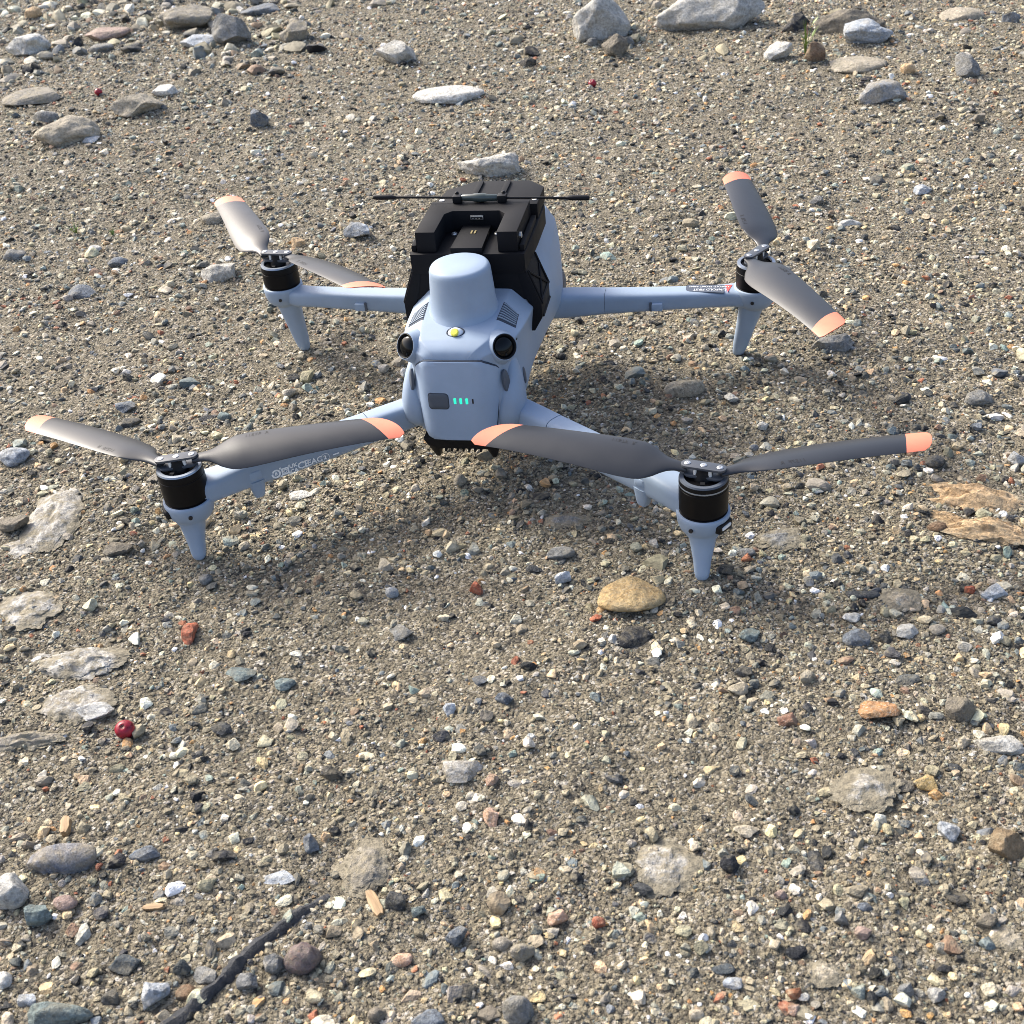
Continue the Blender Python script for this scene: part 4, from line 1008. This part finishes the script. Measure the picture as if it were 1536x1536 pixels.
# sensor eyes at the tail corners
for s in (-1, 1):
    n = Vector((s * .57, -.70, .42)).normalized()
    c = Vector((s * .0328, -.0463, .1014))
    pod = lathe("vision_sensor", c, n, [(.0125, -.016), (.0118, -.010), (.0106, -.006), (.0096, -.0025), (.0089, -.0004), (.0086, .0002), (.0083, .0002), (.0081, -.0008), (.0070, -.0030), (0, -.0032)], M_SHELL, drone, 40, 50)
    lathe("bezel", c, n, [(.0082, -.0022), (.0081, .0003), (.0078, .0005), (.0075, .0002), (.0071, -.0006), (.0068, -.0012), (0, -.0013)], M_BLACK, pod, 36, 50)
    lathe("lens", c, n, [(.0069, -.0010), (.0060, -.0002), (.0046, .0006), (.0024, .0011), (0, .0013)], M_GLASS, pod, 32, 180)

# cooling vents on the deck
for s in (-1, 1):
    q = [(.0258, -.0040), (.0357, -.0078), (.0362, -.0238), (.0245, -.0262)]     # inner far, outer far, outer near, inner near
    def vp(a, b, lift):
        x = (q[0][0] * (1 - a) + q[1][0] * a) * (1 - b) + (q[3][0] * (1 - a) + q[2][0] * a) * b
        y = (q[0][1] * (1 - a) + q[1][1] * a) * (1 - b) + (q[3][1] * (1 - a) + q[2][1] * a) * b
        p, nn = hull_top(s * x, y)
        return p + nn * lift
    def patch(bm, a0, a1, b0, b1, lo, hi, na=6, nb=2):
        g = [[vp(a0 + (a1 - a0) * i / na, b0 + (b1 - b0) * j / nb, hi) for i in range(na + 1)] for j in range(nb + 1)]
        vs = [[bm.verts.new(p) for p in row] for row in g]
        for j in range(nb):
            for i in range(na): bm.faces.new((vs[j][i], vs[j][i + 1], vs[j + 1][i + 1], vs[j + 1][i]))
        rim = [(j, i) for i, j in [(i, 0) for i in range(na)] + [(na, j) for j in range(nb)] + [(i, nb) for i in range(na, 0, -1)] + [(0, j) for j in range(nb, 0, -1)]]
        lowv = {}
        for j, i in rim: lowv[(j, i)] = bm.verts.new(vp(a0 + (a1 - a0) * i / na, b0 + (b1 - b0) * j / nb, lo))
        for k in range(len(rim)):
            a, b = rim[k], rim[(k + 1) % len(rim)]
            bm.faces.new((vs[a[0]][a[1]], vs[b[0]][b[1]], lowv[b], lowv[a]))
    bm = bmesh.new(); patch(bm, 0, 1, 0, 1, -.001, .00022, 6, 6)
    vent = bm_obj("air_vent", bm, M_SEAM, drone)
    for k in range(7):
        b0 = 0.06 + 0.90 * k / 7
        bm = bmesh.new(); patch(bm, .05, .95, b0, b0 + .052, -.0002, .0008, 6, 1); bm_obj("slat", bm, M_SLAT, vent)

# positioning dome
lathe("antenna_dome", (0, -.0105, 0), (0, 0, 1), [(.0262, .1065), (.0246, .1088), (.0231, .1110), (.0221, .1138), (.0215, .1180), (.0210, .127), (.0203, .1365), (.0201, .1388), (.0196, .1404), (.0187, .1416), (.0172, .1423), (.010, .1429), (0, .1431)], M_SHELL, drone, 64, 60)

# beacon
bp, bn = hull_top(0, -.0400)
bn = Vector((0, -.28, .96)).normalized()
bc = lathe("beacon_light", bp, bn, [(.0062, -.001), (.0061, .0003), (.0056, .0007), (.0052, .0004), (.0049, -.0004), (0, -.0008)], M_SEAM, drone, 32, 40, 1.0, .78)
lathe("reflector", bp, bn, [(.0052, .0), (.0046, .0009), (.0034, .0020), (.0017, .0026), (0, .0028)], M_CLEAR, bc, 28, 180, 1.0, .78)
lathe("light_chip", bp + Vector((0, -.0022, .0010)), (0, -.55, .8), [(.0027, -.001), (.0027, .0009), (.0022, .0016), (0, .0018)], M_YEL, bc, 24)

# rounded shoulders where the rear arms fold in
for s in (-1, 1):
    bm = bmesh.new()
    add_loft(bm, [super_ring((s * x, y, z), (1, 0, 0), (0, 1, 0), a, b, 2.3, 28) for z, x, y, a, b in ((.0870, .0322, -.030, .0010, .003), (.0845, .0325, -.031, .0032, .0065), (.0780, .0328, -.034, .0055, .0095), (.0700, .0328, -.037, .0075, .0122), (.0620, .0322, -.0385, .0096, .0142), (.0555, .0314, -.0392, .0108, .0150), (.0505, .0308, -.0392, .0110, .0150), (.0465, .0303, -.039, .0104, .0142), (.0430, .0292, -.0385, .0085, .0118), (.0405, .027, -.037, .005, .007))])
    bm_obj("arm_shoulder", bm, M_SHELL, drone, True, 180)

# release buttons and little marks on the tail flanks
for s in (-1, 1):
    p, nn = Vector((s * .0318, -.0470, .0765)), None
    lathe("release_button", p, (s * .86, -.5, .1), [(.0046, -.001), (.0046, .0004), (.0040, .0009), (0, .0011)], M_DGREY, drone, 24, 40, .62, 1.85)
    p, nn = hull_side(-.020, .066, s)
    lathe("flank_button", p, nn, [(.0030, -.001), (.0030, .0003), (.0025, .0007), (0, .0008)], M_DGREY, drone, 20, 40, .8, 2.1)
    p, nn = hull_side(-.030, .0985, s)
    lathe("screw_hole", p, nn, [(.0008, -.0005), (.0008, .0003), (0, .0003)], M_INKD, drone, 12)
    p, nn = hull_side(-.040, .055, s)
# lens housing of the nose camera peeking past the right flank
cam_root = lathe("nose_sensor", (.0405, .150, .0545), (1, 0, 0.1), [(.0085, -.02), (.0085, -.001), (.0075, .0008), (.0055, .0015), (0, .0016)], M_DGREY, drone, 28)
for k in range(3):
    lathe("rib", (.0345 - .0026 * k, .150, .0545), (1, 0, .1), [(.0085, -.0006), (.0094, -.0003), (.0094, .0003), (.0085, .0006)], M_DGREY, cam_root, 24)

# ---- black printed mount
CUT = [(-.0345, .0145), (-.0210, .0145), (-.0210, .0455), (-.0165, .0508), (.0165, .0508), (.0210, .0455), (.0210, .0145), (.0345, .0145), (.0345, .0685), (-.0345, .0685)]
mount = prism("payload_mount", CUT, 2, .1392, .1533, M_PRINT, drone, .0004)
prism("base_block", [(-.0390, .0115), (.0390, .0115), (.0400, .060), (.0400, .0950), (.030, .112), (-.020, .112), (-.0370, .0950), (-.0400, .060)], 2, .1250, .1390, M_PRINT, mount, .0006)
prism("front_plate", [(-.0385, .1255), (.0385, .1255), (.0400, .1060), (-.0400, .1060)], 1, .0121, .0165, M_PRINT, mount, .0003)
prism("rear_block", [(-.0350, .0700), (.0392, .0700), (.0392, .1020), (.0270, .1150), (-.0130, .1150), (-.0310, .0980)], 2, .1395, .1500, M_PRINT, mount, .0006)
box("rear_ridge", (.012, .0935, .1507), (.004, .036, .0018), M_PRINT, mount, .0003)
box("rear_ridge", (-.008, .0935, .1507), (.004, .036, .0018), M_PRINT, mount, .0003)
prism("rail", [(-.0108, .0120), (.0108, .0120), (.0098, .0500), (-.0098, .0500)], 2, .1393, .1432, M_PRINT, mount, .0003)
prism("side_lip", [(.0352, .016), (.0385, .016), (.0385, .066), (.0352, .066)], 2, .1392, .1435, M_PRINT, mount, .0003)
prism("side_lip", [(-.0352, .016), (-.0385, .016), (-.0385, .066), (-.0352, .066)], 2, .1392, .1435, M_PRINT, mount, .0003)
usb = box("port", (0.0005, .0500, .1488), (.0092, .0016, .0031), M_STEEL, mount, .0005)
box("port_opening", (0.0005, .0490, .1488), (.0076, .0007, .0016), M_INKD, usb)
for k in range(3): box("port_contact", (-.002 + .0022 * k, .0486, .1486), (.0008, .0004, .0006), M_STEEL, usb)
for x in (-.0150, .0150): lathe("screw", (x, .0440, .1394), (0, 0, 1), [(.0023, -.001), (.0023, .0004), (.0017, .0011), (.0008, .0012), (.0006, .0006), (0, .0006)], M_STEEL, mount, 20)
for x in (-.0012, .0012): box("contact_pin", (x, .0375, .1434), (.0011, .0052, .0006), M_GOLD, mount)
for s in (-1, 1):
    lathe("hex_screw", (s * .0345, .0225, .1475), (s, 0, 0), [(.0021, -.001), (.0021, .0016), (.0013, .0019), (.0012, .0010), (0, .0010)], M_STEEL if s > 0 else M_BLACK, mount, 6)
    lathe("hole", (s * .0362 + (.006 if s < 0 else 0), .0780, .1502), (0, 0, 1), [(.0019, -.0005), (.0019, .0003), (0, .0003)], M_PEG, mount, 16)
    pr = [(s * .033, .1265), (s * .0392, .1265), (s * .0478, .1030), (s * .0478, .0925), (s * .0420, .0825), (s * .0385, .0825), (s * .0400, .1000), (s * .036, .1120)]
    strap = prism("side_strap", pr, 1, .0118, .0460, M_PRINT, mount, .0005)
    # raised ribs on the outer face of the strap
    ang = math.atan2(.1030 - .1265, .0478 - .0392)
    def sp(t, y, lift=0.0):          # along the slanted outer face
        return Vector((s * (.0392 + .0086 * t + lift * .94), y, .1265 - .0235 * t + lift * .34))
    for a, b in (((.12, .016), (.95, .042)), ((.95, .016), (.35, .042)), ((.04, .0140), (1.0, .0140)), ((.04, .0440), (1.0, .0440)), ((.97, .0140), (.97, .0440))):
        tube("rib", [sp(a[0], a[1], .0003), sp(b[0], b[1], .0003)], .0009, M_PRINT, strap, 6)
    for a, b in (((.1028, .0140), (.0840, .0440)), ((.0925, .0150), (.0925, .0440))):
        tube("rib", [Vector((s * .0480, a[1], a[0])), Vector((s * .0480 if b[0] > .09 else s * .0445, b[1], b[0]))], .0009, M_PRINT, strap, 6)

# ---- whip antenna across the mount
ant = tube("antenna", [(-.0755, .0665, .1579), (.0755, .0665, .1549)], .00085, M_BLACK, drone, 10)
def az(x): return .1564 - .0199 * x
for s in (-1, 1):
    lathe("sleeve", (s * .0625, .0665, az(s * .0625)), (s, 0, -.0199 * s), [(.0009, -.0025), (.0016, .0), (.0018, .003), (.0018, .012), (.0014, .0136), (0, .0140)], M_BLACK, ant, 14)
    bm = bmesh.new(); add_box(bm, (s * .0158, .0665, az(0) - .0004), (.0062, .0064, .0052), .0008); bm_obj("clip", bm, M_BLACK, ant)
    box("post", (s * .0158, .0665, .1535), (.0040, .0036, .0026), M_BLACK, ant)
    lathe("nub", (s * .0165, .0690, az(0) + .0018), (0, 0, 1), [(.0014, 0), (.0014, .0012), (.0008, .0019), (0, .0020)], M_BLACK, ant, 12)
lathe("balun", (-.0135, .0665, az(-.0135)), (1, 0, -.0199), [(.0012, 0), (.0022, .0015), (.0024, .008), (.0029, .0100), (.0031, .0135), (.0029, .0170), (.0024, .0190), (.0022, .0255), (.0012, .0270)], plastic("antenna_sheath", (0.05, 0.065, 0.06), 0.25, 0.6), ant, 20)

# ---- arms with legs, motors and propellers
def sl(a, b, t): return a + (b - a) * t
def leg_rings(top, foot, r0, r1, z_top):
    rr = []
    for z, r in ((z_top, .0125), (z_top - .003, .0108), (z_top - .007, r0 * 1.10), (z_top - .011, r0), (z_top * .45, sl(r0, r1, .45)), (.010, sl(r0, r1, .72)), (.004, r1 * 1.03), (.0012, r1 * .9), (-.0006, r1 * .62)):
        t = 1 - z / z_top
        cx, cy = sl(top[0], foot[0], min(1, t)), sl(top[1], foot[1], min(1, t))
        rr.append(super_ring((cx, cy, z), (1, 0, 0), (0, 1, 0), r, r * .92, 2.6, 20))
    return rr
def cup_profile(zb, zt, r):
    return [(r * .55, zb - .006), (r * .82, zb - .003), (r * .97, zb), (r * 1.06, zb + .004), (r * 1.10, zt - .003), (r * 1.10, zt - .0005), (r * 1.06, zt), (r * .9, zt)]

def motor(hub, foot, zb, zt, ring_bright):
    c = (hub[0], hub[1], 0)
    r = .0145
    m = lathe("motor", c, (0, 0, 1), [(r * .95, zb - .001), (r, zb + .0004), (r, zb + .0016), (r * .955, zb + .0019), (r * .955, zb + .0024), (r, zb + .0027), (r, zt - .0062), (r * .985, zt - .006), (r * .985, zt - .0056), (r, zt - .0053), (r, zt - .0014), (r * .97, zt - .0004), (r * .92, zt), (r * .86, zt), (r * .84, zt - .0016), (0, zt - .0016)], M_MOTOR, drone, 48, 30)
    lathe("top_ring", c, (0, 0, 1), [(r * .99, zt - .0008), (r * .955, zt + .0003), (r * .80, zt + .0003), (r * .78, zt - .001)], M_RING if ring_bright else M_DGREY, m, 48, 30)
    if not ring_bright:
        lathe("band", c, (0, 0, 1), [(r * 1.0, zt - .0046), (r * 1.006, zt - .0043), (r * 1.006, zt - .0039), (r * 1.0, zt - .0036)], M_RING, m, 48, 30)
    lathe("shaft", c, (0, 0, 1), [(.0062, zt - .002), (.0058, zt + .0008), (.0044, hub[2] - .003), (.0044, hub[2] - .001)], M_BLACK, m, 24)
    for k in range(3):
        a = k * 2.094 + .5
        box("spoke", (c[0] + .0095 * math.cos(a), c[1] + .0095 * math.sin(a), zt + .0004), (.0026, .0026, .0012), M_BLACK, m)
    return m

# tip outline (distance along the blade for each chord position): worn square, or cut back along the leading edge
TIPS = {"square": (.107, .011, [.1185, .1228, .1259, .1286, .1298, .1297, .1280]), "raked": (.1035, .0165, [.1095, .1148, .1195, .1250, .1288, .1298, .1268])}
UE_W = [0, .1, .25, .5, .75, .9, 1.0]
UU = [0, .006, .012, .018, .024, .030, .038, .050, .065, .085, .105, .130]
VL = [.0040, .0042, .0052, .0088, .0118, .0130, .0134, .0134, .0132, .0130, .0127, .0122]
VT = [-.0040, -.0044, -.0066, -.0118, -.0152, -.0164, -.0166, -.0160, -.0148, -.0132, -.0118, -.0106]
BE = [1, 4, 9, 13, 16, 16, 15, 13, 11, 9, 7, 6]
TH = [.0034, .0030, .0024, .0019, .0016, .0014, .0013, .0012, .0011, .0010, .0009, .0008]
def blade_fn(H, T, sense):
    H, T = Vector(H), Vector(T)
    L = (T - H).length; d = (T - H) / L
    left = Vector((0, 0, 1)).cross(d).normalized(); up = d.cross(left).normalized()
    e = left * sense
    k = L / .129
    def P(u, w, side, lift=0.0):
        vl, vt, be, th = (float(np.interp(u, UU, A)) for A in (VL, VT, BE, TH))
        v = sl(vl, vt, w); b = R(be)
        ch = e * math.cos(b) + up * math.sin(b); nn = up * math.cos(b) - e * math.sin(b)
        q = 1 - (2 * w - 1) ** 2
        cam_ = .0026 * q * min(1, u / .03)
        t = th * (0.22 + 0.78 * math.sqrt(max(q, 0))) / 2
        droop = up * (0.004 * (u / .129) * (1 - u / .129) * 4 * 0.5)
        return H + d * (u * k) + ch * v + nn * (cam_ + side * t + lift) + droop
    return P
W_ = [0, .03, .09, .18, .30, .42, .55, .68, .80, .90, .97, 1.0]
def blade(prop, H, T, sense, cut):
    P = blade_fn(H, T, sense)
    u0, u1, UE_U = TIPS[cut]
    UB = lambda w: u0 + u1 * w
    def shell(name, rows, mat):
        bm = bmesh.new(); rings = []
        for row in rows:
            rings.append([P(row(w), w, 1) for w in W_] + [P(row(w), w, -1) for w in W_[::-1]])
        add_loft(bm, rings); return bm_obj(name, bm, mat, prop, True, 55)
    us = [0, .03, .06, .09, .12, .15, .18, .21, .24, .28, .33, .40, .48, .56, .64, .72, .80, .87, .94, 1.0]
    bl = shell("blade", [(lambda w, s=s: UB(w) * s) for s in us], M_BLADE)
    ue = lambda w: float(np.interp(w, UE_W, UE_U))
    shell("blade_tip", [(lambda w, s=s: sl(UB(w), ue(w), s)) for s in (0, .25, .5, .75, .9, 1.0)], M_TIP)
    v, f = TXT_BLADE
    flip = 1 if sense > 0 else -1
    vv = []
    for x, y, z in v:
        u = .040 + x * flip; vl = float(np.interp(u, UU, VL)); vt = float(np.interp(u, UU, VT))
        w = (vl - (vl - .0042 + y * flip)) / (vl - vt)
        vv.append(P(u, min(max(w, 0), 1), 1, .00012))
    mesh_obj("print", vv, f if True else f, M_INKD, prop, False)
TXT_BLADE = text_geo("1157F  R", .0042)
def propeller(hub, bar_deg, tips, sense):
    a = R(bar_deg); bx = Vector((math.cos(a), math.sin(a), 0)); by = Vector((-math.sin(a), math.cos(a), 0))
    c = Vector(hub)
    def bar(bm, L, w, z0, z1, bev):
        n = 10; pts = []
        for s in (1, -1):
            for k in range(n + 1):
                t = R(-90 + 180 * k / n); p = c + bx * s * (L / 2 - w / 2 + w / 2 * math.cos(t)) + by * s * (w / 2 * math.sin(t)); pts.append((p.x, p.y))
        add_prism(bm, pts, 2, z0, z1, bev)
    bm = bmesh.new(); bar(bm, .0268, .0078, c.z - .0012, c.z + .0004, .0003)
    prop = bm_obj("propeller", bm, M_CLAMP, drone)
    bm = bmesh.new(); bar(bm, .0240, .0094, c.z - .0066, c.z - .0050, .0003); bm_obj("lower_clamp", bm, M_CLAMP, prop)
    bm = bmesh.new(); bar(bm, .0060, .0056, c.z - .0055, c.z - .001, 0); bm_obj("clamp_core", bm, M_DGREY, prop)
    for k in (-1, 0, 1):
        lathe("screw", c + bx * .0096 * k + Vector((0, 0, .0004)), (0, 0, 1), [(.0019, -.0005), (.0019, .00025), (.0015, .0005), (.0007, .0005), (.0006, .0001), (0, .0001)], M_STEEL, prop, 20)
    for k in (-1, 1):
        p = c + bx * .0044 * k - by * .0024
        lathe("peg", (p.x, p.y, c.z - .0050), (0, 0, 1), [(.0011, 0), (.0011, .0040)], M_PEG, prop, 10)
    for k, T, cut in tips:
        H = c + bx * .0096 * k + Vector((0, 0, -.0030))
        blade(prop, H, T, sense, cut)
    return prop

# front arms
for s, hub, foot in ((-1, (-.1873, .1352, .0872), (-.1798, .1362)), (1, (.1894, .1300, .0872), (.1779, .1337))):
    pts = [(.036, .112, .0535, .0105, .0098), (.052, .115, .0530, .0105, .0098), (.064, .1175, .0525, .0100, .0092), (.0775, .1195, .0522, .0092, .0085)]
    pts2 = [(.0778, .1195, .0522, .0092, .0085), (.100, .1215, .0522, .0090, .0078), (.130, .1240, .0523, .0088, .0070), (.160, .1268, .0525, .0088, .0066), (.172, .1285, .0525, .0098, .0066), (.181, hub[1], .0520, .0120, .0062)]
    def rg(L, ex=4.2): return [super_ring((s * x, y, z), (0, 1, 0), (0, 0, 1), a, b, ex, 28) for x, y, z, a, b in L]
    bm = bmesh.new(); add_loft(bm, rg(pts2))
    arm = bm_obj("front_arm", bm, M_SHELL, drone, True, 40)
    bm = bmesh.new(); add_loft(bm, rg(pts)); bm_obj("hinge", bm, M_SHELL, arm, True, 40)
    bm = bmesh.new(); add_loft(bm, [super_ring((s * x, .1195, .0522), (0, 1, 0), (0, 0, 1), .0088, .0081, 4.2, 28) for x in (.0771, .0784)]); bm_obj("seam", bm, M_SEAM, arm)
    lathe("motor_cup", (hub[0], hub[1], 0), (0, 0, 1), cup_profile(.0480, .0600, .0145), M_SHELL, arm, 40, 50)
    bm = bmesh.new(); add_loft(bm, leg_rings((hub[0] - s * .001, hub[1], 0), foot, .0088, .0049, .0500)); bm_obj("leg", bm, M_SHELL, arm, True, 60)
    box("latch", (s * .1170, .1137, .0500), (.0085, .0040, .0062), M_SHELL2, arm, .0012)
    box("latch_gap", (s * .1122, .1140, .0502), (.0020, .0036, .0072), M_DGREY, arm, .0004)
    motor(hub, foot, .0590, .0785, True)
    tips = {-1: [(-1, (-.2721, .2449, .0892), 'square'), (1, (-.0799, .0471, .0952), 'raked')], 1: [(1, (.1707, .2654, .0947), 'square'), (-1, (.2399, -.0010, .0882), 'square')]}[s]
    propeller(hub, {-1: -4.0, 1: 55.9}[s], tips, {-1: -1, 1: 1}[s])
    p = Vector((hub[0] - s * .002, hub[1] - .0158, .0525)); lathe("screw_hole", p, (-s * .1, -1, 0), [(.0013, -.001), (.0013, .0004), (0, .0004)], M_INKD, arm, 14)
    if s > 0:
        # folding notice, printed to be read from the nose side
        zt = .0592
        pts_ = []
        for cx, cy, a0 in ((.1655, .1310, 0), (.1415, .1285, 90), (.1415, .1245, 180), (.1655, .1195, 270)):
            rr = .0010 if cx > .15 else .0036
            for k in range(6): pts_.append((cx + rr * math.cos(R(a0 + 18 * k)), cy + rr * math.sin(R(a0 + 18 * k))))
        prism("sticker", pts_, 2, zt - .0006, zt + .0001, M_STICK, arm)
        for body_, size, yy, xx in (("UNFOLD FRONT ARMS", .0031, .1287, .1550), ("UNFOLD FIRST", .0040, .1235, .1555)):
            v, f = text_geo(body_, size)
            mesh_obj("lettering", [(xx - x * .92, yy - y * 1.1, zt + .0003) for x, y, z in v], f, M_INK, arm, False)
        prism("arrow", [(.1668, .1315), (.1722, .1315), (.1693, .1205)], 2, zt - .0006, zt + .0002, M_RED, arm)

# rear arms
for s, hub, foot in ((-1, (-.1630, -.1360, .0708), (-.1604, -.1471)), (1, (.1622, -.1312, .0708), (.1624, -.1459))):
    A = Vector((s * .0300, -.0330, .0475)); B = Vector((hub[0] - s * .004, hub[1] + .004, .0425))
    d = (B - A).normalized(); nrm = Vector((-d.y, d.x, 0)).normalized(); nrm = nrm if nrm.y < 0 else -nrm
    Lr = (B - A).length
    def ring(t, a, b, dz=0.0, ex=4.0): return super_ring(A + (B - A) * t + Vector((0, 0, dz)), nrm, (0, 0, 1), a, b, ex, 28)
    t0 = .26
    bm = bmesh.new(); add_loft(bm, [ring(t0 + .003, .0082, .0096), ring(.45, .0082, .0102), ring(.65, .0084, .0100), ring(.82, .0092, .0088), ring(.92, .0108, .0084), ring(1.0, .0120, .0080)])
    arm = bm_obj("rear_arm", bm, M_SHELL, drone, True, 40)
    bm = bmesh.new(); add_loft(bm, [ring(0, .0088, .0092), ring(.08, .0088, .0092), ring(.16, .0086, .0095), ring(t0, .0083, .0097)]); bm_obj("hinge", bm, M_SHELL, arm, True, 40)
    bm = bmesh.new(); add_loft(bm, [ring(t0 - .004, .0079, .0092), ring(t0 + .007, .0079, .0092)]); bm_obj("seam", bm, M_SEAM, arm)
    lathe("motor_cup", (hub[0], hub[1], 0), (0, 0, 1), cup_profile(.0290, .0405, .0145), M_SHELL, arm, 40, 50)
    bm = bmesh.new(); add_loft(bm, leg_rings((hub[0], hub[1] - .002, 0), foot, .0074, .0046, .0310)); bm_obj("leg", bm, M_SHELL, arm, True, 60)
    # locking tab under the arm
    c = A + (B - A) * .765 + nrm * .0052
    bm = bmesh.new()
    add_loft(bm, [super_ring(c + Vector((0, 0, z)), d, nrm, a, b, 4, 16) for z, a, b in ((-.004, .0056, .0045), (-.010, .0048, .0040), (-.0155, .0038, .0034), (-.0170, .0030, .0028))])
    bm_obj("locking_tab", bm, M_SHELL, arm, True, 50)
    cc = A + (B - A) * .765 + nrm * .0082 + Vector((0, 0, .0005)); bm = bmesh.new()
    add_loft(bm, [super_ring(cc + nrm * q, d, Vector((0, 0, 1)), a, a * .8, 5, 16) for q, a in ((-.001, .0040), (.0008, .0040), (.0012, .0034))]); bm_obj("tab_inset", bm, M_SHELL2, arm, True, 50)
    motor(hub, foot, .0395, .0640, s < 0)
    tips = {-1: [(-1, (-.2926, -.0847, .0623), 'square'), (1, (-.0266, -.0956, .0708), 'raked')], 1: [(-1, (.0248, -.1094, .0758), 'raked'), (1, (.2930, -.0853, .0623), 'square')]}[s]
    propeller(hub, {-1: 18.7, 1: -12.8}[s], tips, {-1: 1, 1: -1}[s])
    p = Vector((hub[0] - s * .0065, hub[1] - .0148, .0345)); lathe("screw_hole", p, (-s * .4, -1, 0), [(.0013, -.001), (.0013, .0006), (0, .0006)], M_INKD, arm, 16)
    # position light window on the outer side of the motor cup
    p = Vector((hub[0] + s * .0125, hub[1] - .0085, .0345)); nn = Vector((s * .83, -.56, 0)).normalized(); tt = Vector((nn.y, -nn.x, 0))
    bm = bmesh.new(); add_loft(bm, [super_ring(p + nn * q, tt, (0, 0, 1), a, b, 5, 16) for q, a, b in ((-.003, .0068, .0035), (.0008, .0066, .0033), (.0016, .0058, .0027))]); lw = bm_obj("position_light", bm, M_BLACK, arm, True, 40)
    bm = bmesh.new(); add_loft(bm, [super_ring(p + nn * q + Vector((0, 0, .0003)), tt, (0, 0, 1), a, b, 4, 16) for q, a, b in ((.0012, .0044, .0013), (.0021, .0042, .0012))]); bm_obj("light_cover", bm, M_CLEAR if s > 0 else M_BLACK, lw, True, 40)
    if s < 0:
        # certification marks on the near flank of this arm
        base = A + (B - A) * 0.5; base.z = .0402
        face = .0086
        def tp(x, y): # x along the flank as read by the viewer
            q = base - d * x + nrm * face
            return (q.x, q.y, base.z + y - .0)
        def put(name, v, f, ox, oy=0.0, sy=1.0): mesh_obj(name, [tp(x + ox, y * sy + oy) for x, y, *_ in v], f, M_INK, arm, False)
        def ringgeo(r0, r1, n=28):
            v = []; f = []
            for k in range(n):
                a = 2 * math.pi * k / n; v += [(r0 * math.cos(a), r0 * math.sin(a)), (r1 * math.cos(a), r1 * math.sin(a))]
                f.append((2 * k, 2 * k + 1, (2 * k + 3) % (2 * n), (2 * k + 2) % (2 * n)))
            return v, f
        x0 = -.0300
        put("mark", *ringgeo(.0020, .0032), x0); put("mark", *text_geo("B", .0030, 'CENTER', .00016), x0)
        sq = [(-.0026, -.0026), (.0026, -.0026), (.0026, .0026), (-.0026, .0026), (-.0015, -.0015), (.0015, -.0015), (.0015, .0015), (-.0015, .0015)]
        put("mark", sq, [(0, 1, 5, 4), (1, 2, 6, 5), (2, 3, 7, 6), (3, 0, 4, 7)], x0 + .0063); put("mark", *ringgeo(.0008, .0014, 12), x0 + .0063)
        for dx, dy in ((-.003, .003), (.003, .003), (-.003, -.003), (.003, -.003)): put("mark", *ringgeo(.0002, .0008, 8), x0 + .0063 + dx, dy)
        put("lettering", *text_geo("UK", .0040, 'CENTER', .00016), x0 + .0121, .0019); put("lettering", *text_geo("CA", .0040, 'CENTER', .00016), x0 + .0121, -.0020)
        put("lettering", *text_geo("C", .0070, 'CENTER', .00016), x0 + .0172); put("lettering", *text_geo("E", .0070, 'CENTER', .00016), x0 + .0212)
        put("lettering", *text_geo("EAC", .0056, 'CENTER', .00016), x0 + .0268)
        put("mark", *ringgeo(.0027, .0031), x0 + .0340); put("mark", *text_geo("2", .0038, 'CENTER', .00016), x0 + .0340)
        put("mark", [(-.0022, -.0005), (.0022, -.0005), (.0022, .0005), (-.0022, .0005)], [(0, 1, 2, 3)], x0 + .0417)
